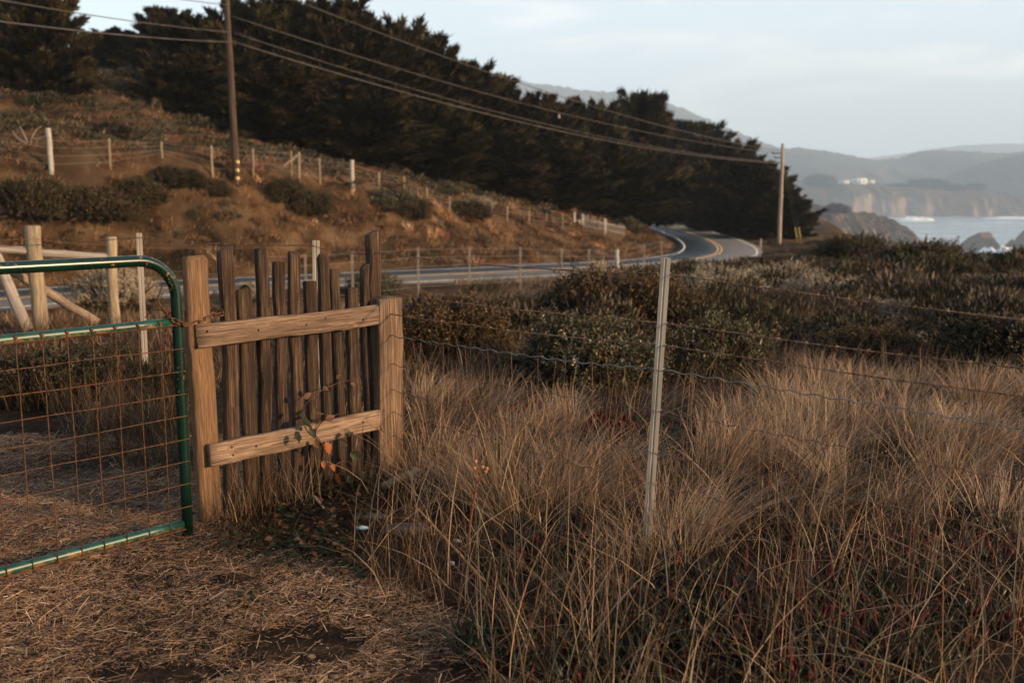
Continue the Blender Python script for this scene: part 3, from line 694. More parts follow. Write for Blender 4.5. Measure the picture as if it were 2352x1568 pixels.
for a in [
 (1000, 800, 648, 10.4, 340, 'fineb', 'brown-green shrub right behind the square wooden post', G1),
 (1350, 870, 698, 8.9, 420, 'fine', 'big grey-green rounded shrub left of the leaning steel fence post', G1),
 (1650, 870, 702, 9.1, 270, 'fine', 'rounded grey-green shrub right of the steel fence post', G1),
 (1390, 745, 588, 13.0, 370, 'fineb', 'tall brown shrub standing against the road edge line', G1),
 (1190, 745, 655, 12.6, 240, 'dark', 'low dark shrub between the two brown shrubs', G1),
 (1540, 760, 645, 13.5, 240, 'brown', 'dark brown shrub directly behind the steel fence post', G1),
 (1385, 640, 584, 18.0, 190, 'pale', 'pale seed-topped shrub below the white-tipped roadside post', G1),
 (1700, 760, 662, 14.5, 300, 'brown', 'wide dark brown shrub right of the steel post', G1),
 (1850, 820, 715, 12.0, 260, 'dark', 'low dark shrub behind the pale grass plume', G1),
 (2320, 900, 685, 9.6, 380, 'dark', 'dark green shrub cut by the right edge of the photo', G1),
 (2130, 860, 770, 12.5, 200, 'dark', 'small dark shrub left of the one cut by the right edge', G1),
 (1990, 880, 735, 10.4, 280, 'brown', 'brown dark shrub behind the third wire right of the post', G1),
 (2210, 900, 735, 12.6, 240, 'brown', 'brown shrub left of the dark one at the right edge', G1),
 (1780, 760, 655, 16.5, 240, 'dark', 'dark shrub under the pale seed-topped shrubs', G1),
 (2100, 720, 640, 20.0, 280, 'brown', 'brown shrub below the large domed bluff bush', G1),
 (2280, 720, 625, 22.0, 260, 'dark', 'dark shrub below the white surf patch', G1),
 (1470, 700, 598, 16.0, 220, 'brown', 'brown shrub left of the steel post top, nearer the road', G1),
 (1650, 700, 598, 21.0, 260, 'pale', 'pale seed-topped shrub below the road bend', G1),
 (1800, 700, 590, 23.0, 250, 'pale', 'pale seed-topped shrub below the foot of the pale pole', G1),
 (1900, 720, 620, 20.0, 230, 'pale', 'bright cream seed-topped shrub in the middle of the scrub', G1),
 (2080, 760, 680, 16.0, 200, 'pale', 'low cream seed-topped shrub above the second barbed wire', G1),
 (2020, 700, 612, 26.0, 260, 'greyg', 'grey-green shrub behind the cream-topped shrubs', G1),
 (1960, 610, 520, 60.0, 190, 'olive', 'domed olive bush on the bluff in front of the near headland', G3),
 (2110, 640, 530, 56.0, 250, 'olive', 'large domed olive bush on the bluff against the sea', G3),
 (2190, 650, 568, 54.0, 160, 'olive', 'lower olive bush trailing right of the large domed one', G3),
 (2345, 640, 548, 46.0, 110, 'dark', 'dark bush at the right edge beside the white surf', G3),
 (260, 720, 598, 17.5, 230, 'pale', 'pale-flowered bush behind the peeled round fence posts', 'bushes by the road'),
 (575, 700, 640, 17.0, 110, 'pale', 'small pale-flowered bush seen between the pickets', 'bushes by the road'),
 (850, 680, 612, 24.0, 130, 'greyg', 'sprawling grey-green bush left of the near road lane', 'bushes by the road'),
 (1120, 690, 640, 22.0, 130, 'olive', 'straggly olive bush in front of the road edge', 'bushes by the road'),
 (60, 500, 388, 42.5, 200, 'olive', 'dark olive bush below the thick white fence post on the hillside', G2),
 (215, 505, 412, 42.0, 210, 'olive', 'wide dark bush on the bank, second from the left edge', G2),
 (325, 470, 396, 44.5, 130, 'olive', 'olive bush on the bank left of the utility pole', G2),
 (388, 430, 372, 46.5, 90, 'dark', 'round dark green bush up the bank left of the utility pole', G2),
 (440, 430, 380, 46.5, 60, 'dark', 'small upright dark bush between round bush and utility pole', G2),
 (492, 450, 408, 46.5, 80, 'olive', 'small olive bush at the foot of the utility pole', G2),
 (655, 460, 402, 48.0, 110, 'olive', 'sprawling bush right of the utility pole, upper half', G2),
 (715, 490, 430, 47.0, 110, 'olive', 'sprawling bush right of the utility pole, lower half', G2),
 (900, 480, 426, 53.0, 110, 'greyg', 'grey-green bush below the hillside fence line', G2),
 (950, 500, 448, 53.0, 80, 'olive', 'olive bush below the hillside fence near its middle', G2),
 (1075, 500, 455, 60.0, 110, 'olive', 'olive mound on the bank below the grove', G2),
 (1110, 482, 452, 63.0, 60, 'pale', 'whitish flowering shrub on the bank crest', G2),
 (1000, 440, 418, 60.0, 120, 'greyg', 'grey-green mound behind the hillside fence', G2),
 (1440, 530, 497, 84.0, 90, 'greyg', 'grey-green mound beside the road before the bend', G2),
 (170, 215, 155, 58.0, 90, 'dark', 'dark bush at the foot of the corner cypress', G2),
 (280, 200, 150, 70.0, 110, 'greyg', 'greyish bush in the gully below the sky notch', G2),
]: place_shrub(*a)
place_shrub(110, 980, 770, 7.6, 470, 'dark', 'low dark tangled shrub behind the green gate', G1, 0.6)
place_shrub(225, 900, 772, 9.2, 300, 'dark', 'dark bush behind the gate in front of the peeled posts', G1, 0.7)
place_shrub(345, 970, 800, 7.4, 260, 'dark', 'dark shrub behind the gate end, beside the wooden fence', G1, 0.7)

# low scrub that reads as one mass
def lowmound(seed, n=300, size=1.0):
    r = rngs(seed); u = nrm(r.normal(size=(n, 3))); u[:, 2] = np.abs(u[:, 2]); P = u * (.65 + .35 * r.random((n, 1))) * np.array([1, 1, .7])
    D = nrm(u + np.array([0, 0, .7]) + r.normal(size=(n, 3)) * .4); Sd = nrm(np.cross(D, r.normal(size=(n, 3))))
    l = (.06 + .08 * r.random(n)) * size; v, f = kites(P, D, Sd, l, l * .36); return v, f, u[:, 2], r.random(n)
def scatter_mounds(pts, rad, hgt, cols, seed, n=300, size=1.0):
    b = Buf(); r = rngs(seed); protos = [lowmound(seed + k, n, size) for k in range(4)]
    for i, p in enumerate(pts):
        v, f, uz, rr = protos[i % 4]; a = r.random() * 6.28; ca, sa = math.cos(a), math.sin(a)
        w_ = np.stack([v[:, 0] * ca - v[:, 1] * sa, v[:, 0] * sa + v[:, 1] * ca, v[:, 2]], 1) * np.array([rad[i], rad[i], hgt[i]]) + p
        b.add(w_, f, col=np.repeat(cols[i] * (.55 + .9 * rr[:, None]), 4, axis=0))
    return b
def near_scrub():
    r = rngs(31); n = 430
    ang = r.random(n); Y = 10.8 + 45 * r.random(n) ** 1.35; X = Y * (-.02 + .60 * ang) + r.normal(size=n)
    d, sd = road_dist(X, Y); xe = np.interp(Y, coast[:, 1], coast[:, 0]); ok = (d > 6.2) & (sd < 0) & (X < xe - .5) & ~((X < Y * .075) & (Y > 13.5)) & ~((X < Y * .24) & (Y < 12))
    Y2 = 56 + 42 * r.random(150); X2 = 12 + 20 * r.random(150); d2, s2 = road_dist(X2, Y2); k2 = (d2 > 5.2) & (s2 < 0) & (X2 < np.interp(Y2, coast[:, 1], coast[:, 0]) - .5)
    X, Y = np.append(X[ok], X2[k2]), np.append(Y[ok], Y2[k2]); Z = zt(X, Y); m = len(X)
    pal = np.array([[.026, .022, .010], [.045, .029, .014], [.065, .044, .027], [.017, .015, .007], [.10, .070, .046], [.034, .028, .013]])
    cols = pal[r.integers(0, 6, m)]
    rad = (.30 + .65 * r.random(m) ** 1.5) * np.clip(Y / 16, .9, 2.2); hg = (.22 + .60 * r.random(m) ** 1.6) * np.interp(Y, [0, 12, 20, 34, 56, 100], [.9, .9, 1.35, 1.6, 1.1, 1.1])
    return scatter_mounds(np.stack([X, Y, Z], 1), rad, hg, cols, 33, 560, 1.55)
b = near_scrub(); tag(obj('scrub', *b.get(), M['leaf'], col=b.col(), flat=True), 'low brown coastal scrub between fence and sea', 'scrub', kind='stuff')
def hill_scrub():
    r = rngs(41); n = 2500
    Y = 40 + 56 * r.random(n) ** 1.3; X = Y * (-.62 + .78 * r.random(n))
    d, sd = road_dist(X, Y); z = zt(X, Y)
    dens = fbm(X * .25, Y * .25, 63, 3) + .012 * (d - 9) - .005
    ok = (d > 4.9) & (sd > 0) & ((dens + .12 * r.normal(size=n) > .05) | ((d < 11) & (r.random(n) < .55))); X, Y, z = X[ok], Y[ok], z[ok]; m = len(X); db = d[ok]
    pal = np.array([[.062, .054, .030], [.085, .070, .042], [.12, .090, .056], [.045, .042, .020]]); cols = pal[r.integers(0, 4, m)] * (.45 + .6 * r.random((m, 1))); cols = np.where((db < 11)[:, None] & (r.random((m, 1)) < .65), np.array([.17, .085, .036]) * (.3 + .9 * r.random((m, 1))), cols)
    return scatter_mounds(np.stack([X, Y, z], 1), (.30 + .85 * r.random(m) ** 1.5) * np.where(db < 11, .62, 1), (.30 + .55 * r.random(m) ** 1.5) * np.where(db < 11, .8, 1), cols, 43, 110, 3.2)
b = hill_scrub(); tag(obj('hillside_scrub', *b.get(), M['leaf'], col=b.col(), flat=True), 'low olive scrub covering the hillside above the road', 'scrub', kind='stuff')

# ------------------------------------------------------------------ grass
DRY = np.array([[.40, .250, .142], [.28, .156, .076], [.50, .338, .208], [.19, .098, .045], [.34, .218, .132], [.10, .049, .022]])
def pick(r, n, pal=DRY, p=None): return pal[r.choice(len(pal), n, p=p)] * np.where(r.random((n, 1)) < .62, .22 + .28 * r.random((n, 1)), .75 + .45 * r.random((n, 1)))
FA = np.array([-.6, 5.32]); FD = nrm(np.array([1.8, -1.54])); FNb = np.array([-FD[1], FD[0]])       # wire fence line; FNb points beyond it
def straw_edge(Y): return np.interp(Y, [2.5, 3.0, 3.4, 3.8, 4.2, 4.5], [-.05, -.22, -.38, -.75, -1.3, -1.6])

def tall_grass():
    r = rngs(51); B = Buf()
    # tussocks: centre, radius, count, height, tilt direction, tilt
    T = []
    n = 560
    Y = 2.6 + 6.0 * r.random(n) ** 1.05; X = Y * (-.16 + .75 * r.random(n))
    side = (np.stack([X, Y], 1) - FA) @ FNb
    along = (np.stack([X, Y], 1) - FA) @ FD
    blond = []
    for x, y, s, al in zip(X, Y, side, along):
        if x < straw_edge(y) + .15 and y < 4.6: continue
        if s < 0 and al < .1: continue
        if -.85 < x < -.25 and 4.0 < y < 5.5: continue
        if s < .45:
            if r.random() < .86: continue
            T.append((x, y, .10 + .08 * r.random(), int(26 + 26 * r.random()), .30 + .22 * r.random(), r.random() * 6.28, .35 + .3 * r.random()))
        else:
            dn = vnoise(x * 1.3, y * 1.3, 8)
            if dn < .58 or r.random() < .35: continue
            if s > 1.2 and r.random() < .4: blond.append(len(T))
            T.append((x, y, .10 + .13 * r.random(), int(36 + 60 * r.random() * dn), .18 + .20 * r.random() * (.5 + dn), .2 + r.normal() * 1.1, .5 + .6 * r.random()))
    n_small = len(T)
    for px, py, cnt, h, az, ln in [(1570, 1255, 420, .58, .75, .75), (1600, 1235, 300, .5, .6, .8), (1500, 1290, 240, .42, 2.6, .6), (1180, 1200, 420, .50, 2.2, .55), (1120, 1150, 380, .52, 1.9, .45), (1240, 1180, 350, .45, .5, .7),
                               (1040, 1130, 360, .5, 1.7, .4), (985, 1080, 260, .55, 1.2, .35), (1350, 1160, 330, .42, .3, .9), (980, 930, 330, .55, .4, .6), (1060, 960, 300, .5, .6, .6),
                               (1850, 960, 520, .55, 1.2, .5), (1930, 980, 480, .55, 1.0, .5), (2020, 990, 420, .5, .9, .6), (1780, 1000, 420, .5, .9, .6), (2150, 1020, 400, .5, .7, .6), (1700, 980, 380, .55, 1.2, .5), (1650, 1000, 360, .5, .8, .7),
                               (2250, 1040, 380, .5, .8, .6), (1840, 1200, 330, .42, .5, .8), (1420, 1080, 300, .38, .2, .9), (1960, 880, 420, .5, 1.2, .5), (2080, 900, 420, .5, .9, .5), (2230, 930, 380, .45, .8, .5), (1880, 850, 380, .5, 1.3, .4),
                               (2310, 1200, 360, .42, .9, .6), (2080, 1180, 340, .4, .7, .7), (2200, 1130, 330, .42, .5, .7)]:
        g = gp(px, py, 0); T.append((g[0], g[1], .15, int(cnt * .66), h * (.72 if g[1] < 5.5 else .62), az, ln * 1.15))
    for k in range(36):
        g = gp(1640 + 760 * r.random(), 880 + 250 * r.random(), 0); T.append((g[0], g[1], .08 + .07 * r.random(), int(90 + 130 * r.random()), .22 + .20 * r.random(), .9 + .5 * r.normal(), .5 + .3 * r.random()))
    for k in range(20):
        g = gp(930 + 520 * r.random(), 930 + 260 * r.random(), 0); T.append((g[0], g[1], .10 + .08 * r.random(), int(90 + 120 * r.random()), .22 + .18 * r.random(), 1.0 + .8 * r.normal(), .5 + .4 * r.random()))
    P = []; H = []; AZ = []; LN = []; WD = []; CO = []
    for i_, (x, y, rd, c, h, az, ln) in enumerate(T):
        brt = i_ >= n_small or i_ in blond
        if -1.0 < x < -.30 and 4.1 < y < 5.45: c = c // 6; h *= .7
        a = r.random(c) * 6.28; q = rd * np.sqrt(r.random(c)); px_, py_ = x + q * np.cos(a), y + q * np.sin(a)
        P.append(np.stack([px_, py_], 1)); H.append(h * (.45 + .75 * r.random(c)))
        ox = np.cos(a) * q / rd * .55 + math.cos(az) * ln + r.normal(size=c) * .38; oy = np.sin(a) * q / rd * .55 + math.sin(az) * ln + r.normal(size=c) * .38
        AZ.append(np.arctan2(oy, ox)); LN.append(np.clip(np.hypot(ox, oy), .05, 1.6)); WD.append(.0026 + .0024 * r.random(c))
        base = DRY[r.choice([0, 2, 2, 4])] * (.85 + .5 * r.random()) if brt else DRY[r.choice(6, p=[.2, .3, .1, .2, .1, .1])]
        CO.append((base * .55 + pick(r, c) * .45) * np.where(r.random((c, 1)) < (.30 if brt else .72), .14 + .26 * r.random((c, 1)), .80 + .50 * r.random((c, 1))))
    P = np.concatenate(P); H = np.concatenate(H); AZ = np.concatenate(AZ); LN = np.concatenate(LN); WD = np.concatenate(WD); CO = np.concatenate(CO)
    P3 = np.column_stack([P, zt(P[:, 0], P[:, 1]) - .01]); WD = WD * np.clip(P[:, 1] / 4.5, .8, 1.8)
    v, q, c = ribbon_blades(P3, H, AZ, LN * .85, WD, CO, 4, curl=.05 + .65 * r.random(len(P)) ** 1.5, side=AZ + np.pi / 2 + r.normal(size=len(P)) * .7); B.add(v, q, col=c)
    # single upright stalks with seed heads
    n = 800
    Y = 2.55 + 5.0 * r.random(n) ** 1.2; X = Y * (-.17 + .75 * r.random(n)); s = (np.stack([X, Y], 1) - FA) @ FNb; al = (np.stack([X, Y], 1) - FA) @ FD
    ok = ~((X < straw_edge(Y) + .1) & (Y < 4.7)) & ~((s < 0) & (al < -.25)); X, Y = X[ok], Y[ok]; n = len(X)
    P3 = np.column_stack([X, Y, zt(X, Y) - .01]); h = (.24 + .42 * r.random(n) ** 1.3) * np.clip(1.25 - Y * .07, .5, 1); az = r.random(n) * 6.28; az = np.where(r.random(n) < .5, .4 + .5 * r.normal(size=n), az)
    ln = .08 + .5 * r.random(n) ** 2; co = pick(r, n, p=[.3, .22, .2, .1, .13, .05])
    v, q, c = ribbon_blades(P3, h, az, ln, (.0034 + .0020 * r.random(n)), co, 5, side=r.random(n) * 6.28); B.add(v, q, col=c)
    # seed heads at the tips of some of them
    k = r.random(n) < .16; m = k.sum(); tip = np.column_stack([X[k] + np.cos(az[k]) * h[k] * ln[k], Y[k] + np.sin(az[k]) * h[k] * ln[k], P3[k, 2] + h[k] * (1 - .35 * ln[k])])
    D = nrm(np.column_stack([np.cos(az[k]) * ln[k] * 1.6, np.sin(az[k]) * ln[k] * 1.6, np.ones(m)]))
    for j in range(3):
        Sd = nrm(np.cross(D, r.normal(size=(m, 3)))); v, f = kites(tip - D * .035, D, Sd, np.full(m, .045) + .02 * r.random(m), np.full(m, .007)); B.add(v, f, col=np.repeat(co[k] * 1.15, 4, axis=0))
    # long bright stalks leaning every way
    n = 420; Y = 2.6 + 3.6 * r.random(n); X = Y * (-.16 + .72 * r.random(n)); ok = ~((X < straw_edge(Y) + .1) & (Y < 4.7)); X, Y = X[ok], Y[ok]; n = len(X)
    v, q, c = ribbon_blades(np.column_stack([X, Y, zt(X, Y)]), .22 + .34 * r.random(n), r.random(n) * 6.28, .4 + 1.1 * r.random(n), .0034 + .0016 * r.random(n), DRY[r.choice([0, 2, 2, 4], n)] * (.75 + .4 * r.random((n, 1))), 4, curl=.15 + .3 * r.random(n), side=r.random(n) * 6.28); B.add(v, q, col=c)
    # fallen, crossing stalks
    n = 6000; Y = 2.55 + 6 * r.random(n) ** 1.15; X = Y * (-.17 + .75 * r.random(n)); s = (np.stack([X, Y], 1) - FA) @ FNb; al = (np.stack([X, Y], 1) - FA) @ FD
    ok = ~((X < straw_edge(Y) + .1) & (Y < 4.7)) & ~((s < 0) & (al < -.9)); X, Y = X[ok], Y[ok]; n = len(X)
    P3 = np.column_stack([X, Y, zt(X, Y) + .02 * r.random(n)])
    v, q, c = ribbon_blades(P3, .08 + .22 * r.random(n), r.random(n) * 6.28, .5 + 1.6 * r.random(n), .0018 + .0018 * r.random(n), pick(r, n, p=[.22, .22, .14, .18, .12, .12]), 3, side=r.random(n) * 6.28, curl=.3 * np.ones(n)); B.add(v, q, col=c)
    return B
b = tall_grass(); tag(obj('tall_dry_grass', *b.get(), M['grass'], col=b.col()), 'tall tan dry grass along the wire fence', 'grass', kind='stuff')

def gate_grass():
    """grass behind the gate, round the wooden fence, and out to the road"""
    r = rngs(61); B = Buf()
    T = []
    for px, py, cnt, h, ln in [(250, 960, 200, .42, .5), (320, 1000, 220, .40, .5), (380, 1020, 240, .42, .5), (200, 1000, 160, .34, .6), (150, 940, 140, .38, .5), (300, 930, 200, .45, .4), (390, 960, 200, .45, .4), (60, 930, 120, .35, .5), (410, 1060, 160, .3, .6), (330, 1060, 140, .25, .7), (240, 1040, 120, .25, .7),
                               (520, 1190, 60, .22, .5), (560, 1180, 70, .30, .4), (600, 1170, 70, .33, .4), (650, 1150, 60, .30, .5), (480, 1220, 50, .14, .6), (700, 1150, 50, .30, .5), (780, 1130, 70, .33, .4), (830, 1110, 70, .36, .4), (880, 1110, 60, .3, .5), (900, 1150, 70, .35, .4), (540, 1230, 50, .12, .7), (600, 1235, 50, .12, .7),
                               (920, 1300, 80, .42, .35), (960, 1340, 90, .45, .3), (1000, 1310, 80, .45, .35), (930, 1400, 70, .42, .3), (1050, 1290, 70, .4, .35), (880, 1370, 50, .3, .4), (1000, 1230, 70, .4, .4)]:
        g = gp(px, py, 0); T.append((g[0], g[1], .15, cnt if not (770 < px < 1060 and py > 1100) else cnt // 4, h * (.75 if 770 < px < 1060 and py > 1100 else 1), ln))
    n = 900; Y = 8.0 + 28 * r.random(n) ** 1.3; X = Y * (-.60 + .60 * r.random(n)); d, sd = road_dist(X, Y)
    for x, y, dd, s_ in zip(X, Y, d, sd):
        if s_ < 0 and dd > 5: T.append((x, y, .22, 24, (.24 + .18 * r.random()) * (1 if y < 13 else .6), .5))
    P = []; H = []; AZ = []; LN = []; CO = []
    for x, y, rd, c, h, ln in T:
        a = r.random(c) * 6.28; q = rd * np.sqrt(r.random(c)); P.append(np.stack([x + q * np.cos(a), y + q * np.sin(a)], 1)); H.append(h * (.45 + .7 * r.random(c)))
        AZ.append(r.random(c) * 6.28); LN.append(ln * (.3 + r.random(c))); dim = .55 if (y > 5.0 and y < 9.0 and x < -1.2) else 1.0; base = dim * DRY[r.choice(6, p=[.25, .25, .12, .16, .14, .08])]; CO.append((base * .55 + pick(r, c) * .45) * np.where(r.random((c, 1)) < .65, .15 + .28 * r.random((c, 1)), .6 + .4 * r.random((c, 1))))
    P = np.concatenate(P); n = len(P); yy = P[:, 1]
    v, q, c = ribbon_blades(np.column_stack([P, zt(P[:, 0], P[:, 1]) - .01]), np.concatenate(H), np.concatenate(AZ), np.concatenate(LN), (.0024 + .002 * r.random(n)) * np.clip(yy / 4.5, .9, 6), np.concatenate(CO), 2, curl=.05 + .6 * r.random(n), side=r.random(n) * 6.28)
    B.add(v, q, col=c); return B
b = gate_grass(); tag(obj('roadside_dry_grass', *b.get(), M['grass'], col=b.col()), 'dry grass behind the gate and around the wooden fence', 'grass', kind='stuff')

def straw():
    r = rngs(71); n = 135000
    Y = 2.6 + 3.7 * r.random(n) ** 1.1; X = -Y * .62 + r.random(n) * (straw_edge(Y) + .25 + Y * .62)
    far = Y > 4.5; X = np.where(far, -Y * .62 + r.random(n) * (Y * .62 - 1.35), X)
    patch = fbm(X * 1.6, Y * 1.6, 90, 4); bare = np.zeros(n, bool)
    for px, py, rx, ry in [(670, 1490, .23, .16), (540, 1340, .12, .05), (330, 1335, .10, .05), (1080, 1555, .25, .10), (370, 1560, .22, .08)]:
        g = gp(px, py); bare |= ((X - g[0]) / rx) ** 2 + ((Y - g[1]) / ry) ** 2 < (1 + .8 * fbm(X * 9, Y * 9, 17, 3)) ** 2
    ok = (patch + .16 * r.normal(size=n) > -.20) & (~bare | (r.random(n) < .07)); X, Y = X[ok], Y[ok]; patch = patch[ok]; n = len(X)
    Z = zt(X, Y) + .002 + .022 * r.random(n) ** 2 + .02 * np.clip(patch, 0, 1)
    az = r.random(n) * 6.28; az = np.where(r.random(n) < .45, .35 + .5 * r.normal(size=n), az); l = .010 + .075 * r.random(n) ** 3.5; wd = .0008 + .0015 * r.random(n)
    D = np.stack([np.cos(az), np.sin(az), .22 * r.normal(size=n)], 1); Sd = nrm(np.stack([-np.sin(az), np.cos(az), .4 * r.normal(size=n)], 1)); P = np.stack([X, Y, Z], 1)
    V = np.stack([P - Sd * wd[:, None] / 2, P + Sd * wd[:, None] / 2, P + D * l[:, None] + Sd * wd[:, None] / 2, P + D * l[:, None] - Sd * wd[:, None] / 2], 1).reshape(-1, 3)
    pal = np.array([[.40, .250, .150], [.29, .165, .088], [.52, .36, .24], [.17, .090, .045], [.08, .042, .022]])
    c = pal[r.choice(5, n, p=[.25, .30, .09, .23, .13])] * (.5 + .7 * r.random((n, 1))) * (1.35 + 1.8 * np.clip(patch, -.4, .5))[:, None]
    return V, (np.arange(n) * 4)[:, None] + np.arange(4)[None], np.repeat(c, 4, axis=0)
v, q, c = straw(); tag(obj('straw', v, q, M['grass'], col=c), 'trampled straw lying on the driveway soil', 'straw', kind='stuff')

def hill_grass():
    r = rngs(81); n = 42000; Y = 40 + 60 * r.random(n) ** 1.5; X = Y * (-.62 + .85 * r.random(n)); d, sd = road_dist(X, Y); dens = vnoise(X * .5, Y * .5, 5)
    ok = (d > 4.4) & (sd > 0) & (dens + .25 * r.random(n) > .40) & (Y < 70 + 40 * (X > 0)); X, Y = X[ok], Y[ok]; n = len(X); Z = zt(X, Y)
    pal = np.array([[.25, .145, .072], [.18, .095, .043], [.36, .235, .140], [.13, .072, .034], [.18, .085, .048]])
    cl = vnoise(X * .22, Y * .22, 15); idx = np.clip((cl * 5 + r.normal(size=n) * .8).astype(int), 0, 4); c = pal[idx] * (.65 + .6 * r.random((n, 1)))
    v, q, cc = ribbon_blades(np.stack([X, Y, Z - .03], 1), .15 + .25 * r.random(n), .3 + r.normal(size=n) * .9, .2 + .6 * r.random(n), .02 + .025 * r.random(n), c, 2, side=r.random(n) * 6.28)
    return v, q, cc
v, q, c = hill_grass(); tag(obj('hillside_grass', v, q, M['grass'], col=c), 'orange-brown dry grass on the bank above the road', 'grass', kind='stuff')
def bank_grass():
    r = rngs(83); n = 3300; k = r.integers(20, 170, n); side = 4.3 + 13 * r.random(n) ** 1.4; XY = RC[np.clip(k, 0, len(RC) - 1)] + RN[np.clip(k, 0, len(RC) - 1)] * side[:, None] + r.normal(size=(n, 2)) * .6
    X, Y = XY[:, 0], XY[:, 1]; d, sd = road_dist(X, Y); ok = (d > 4.3) & (sd > 0) & (np.abs(X) < Y * .62) & (Y > 30) & (vnoise(X * .4, Y * .4, 55) > .12); X, Y = X[ok], Y[ok]; m = len(X); c = 22
    h0 = np.repeat(.20 + .42 * r.random(m) ** 1.6, c); pal = np.array([[.27, .145, .066], [.21, .100, .042], [.36, .235, .140], [.13, .066, .028], [.20, .085, .05], [.30, .17, .08]])
    pt = vnoise(X * .45, Y * .45, 71); tone_ = pal[np.clip((pt * 6 + r.normal(size=m) * .9).astype(int), 0, 5)] * (.18 + 1.7 * vnoise(X * .7 + 9, Y * .7, 72)[:, None] ** 1.5 * (.5 + 1.0 * r.random((m, 1)))); co = np.repeat(tone_, c, axis=0) * (.7 + .6 * r.random((m * c, 1)))
    a = r.random(m * c) * 6.28; q = .28 * np.sqrt(r.random(m * c)); x = np.repeat(X, c) + q * np.cos(a); y = np.repeat(Y, c) + q * np.sin(a)
    return ribbon_blades(np.stack([x, y, zt(x, y) - .03], 1), h0 * (.5 + .7 * r.random(m * c)), a, .25 + .5 * r.random(m * c), .022 + .024 * r.random(m * c), co, 2, side=r.random(m * c) * 6.28)
v, q, c = bank_grass(); tag(obj('bank_grass', v, q, M['grass'], col=c), 'clumps of rust and tan grass on the road bank', 'grass', kind='stuff')
def scrub_grass():
    r = rngs(82); n = 30000; Y = 8.5 + 46 * r.random(n) ** 1.35; X = Y * (-.06 + .64 * r.random(n)); d, sd = road_dist(X, Y); xe = np.interp(Y, coast[:, 1], coast[:, 0]); dens = vnoise(X * .6, Y * .6, 25)
    ok = (d > 4.6) & (sd < 0) & (X < xe - .3) & (dens + .3 * r.random(n) > .42); X, Y = X[ok], Y[ok]; n = len(X); Z = zt(X, Y)
    pal = np.array([[.24, .16, .105], [.18, .11, .068], [.32, .225, .155], [.12, .070, .042], [.18, .095, .055]]); c = pick(r, n, pal)
    return ribbon_blades(np.stack([X, Y, Z - .02], 1), .16 + .26 * r.random(n) ** 1.5 + .1 * (Y > 16), .6 + r.normal(size=n) * .9, .2 + .6 * r.random(n), .0035 * np.clip(Y / 6, 1, 7) * (.6 + .8 * r.random(n)), c, 3, side=r.random(n) * 6.28)
v, q, c = scrub_grass(); tag(obj('bluff_grass', v, q, M['grass'], col=c), 'greyish dry grass growing through the coastal scrub', 'grass', kind='stuff')

# ice plant: fat three-sided fingers, dark green and red
def ice_plant():
    r = rngs(91); B = Buf(); spots = [(1290, 1255, .30, .2, 60), (1340, 1300, .2, .3, 40), (1240, 1290, .2, .2, 40), (1400, 1240, .2, .3, 36), (1780, 1390, .22, .6, 50), (1850, 1420, .25, .5, 60), (1700, 1370, .2, .3, 40), (1950, 1330, .3, .6, 60), (2050, 1250, .3, .6, 50), (1900, 1270, .3, .4, 50),
             (1340, 960, .35, .8, 60), (1250, 930, .3, .8, 50), (1450, 990, .3, .6, 50), (2150, 1140, .3, .8, 50), (2300, 1120, .35, .7, 60), (2000, 1110, .3, .7, 50), (1750, 1130, .3, .6, 50), (2200, 1300, .3, .4, 50), (1640, 1430, .25, .3, 50), (1500, 1400, .25, .15, 50), (1100, 1480, .15, .1, 30), (1180, 1500, .2, .1, 40), (1400, 1480, .25, .2, 50), (2100, 1450, .3, .3, 50), (1850, 1500, .3, .3, 50), (1600, 1050, .3, .6, 40), (2260, 1420, .3, .3, 50)]
    for k in range(90):
        spots.append((1150 + 1190 * r.random(), 950 + 600 * r.random(), .22, .35 * r.random() ** 2.5, 30))
    for px, py, rad, red, n in spots:
        g = gp(px, py, 0); a = r.random(n) * 6.28; q = rad * np.sqrt(r.random(n)); x = g[0] + q * np.cos(a); y = g[1] + q * np.sin(a) * .7
        P = np.stack([x, y, zt(x, y) - .005], 1); az = r.random(n) * 6.28; l = .06 + .07 * r.random(n); w_ = .007 + .005 * r.random(n)
        D = nrm(np.stack([np.cos(az) * .6, np.sin(az) * .6, np.ones(n)], 1)); S1 = nrm(np.cross(D, r.normal(size=(n, 3)))); S2 = np.cross(D, S1)
        mid = P + D * l[:, None] * .55
        ring = [mid + (S1 * math.cos(t) + S2 * math.sin(t)) * w_[:, None] for t in (0, 2.1, 4.2)]; low = [P + (S1 * math.cos(t) + S2 * math.sin(t)) * w_[:, None] * .8 for t in (0, 2.1, 4.2)]
        V = np.stack(low + ring + [P + D * l[:, None] + np.stack([0 * l, 0 * l, l * .1], 1)], 1).reshape(-1, 3); i = (np.arange(n) * 7)[:, None]
        isred = r.random((n, 1)) < red; c = np.where(isred, np.array([.105, .015, .010]), np.array([.017, .021, .009])) * (.5 + .9 * r.random((n, 1)))
        B.add(V, np.concatenate([i + np.array([[j, (j + 1) % 3, 3 + (j + 1) % 3, 3 + j]]) for j in range(3)]), np.concatenate([i + np.array([[3 + j, 3 + (j + 1) % 3, 6]]) for j in range(3)]), col=np.repeat(c, 7, axis=0))
    return B
b = ice_plant(); tag(obj('ice_plant', *b.get(), M['iceplant'], col=b.col()), 'dark green and red ice plant creeping under the grass', 'ground cover', kind='stuff')

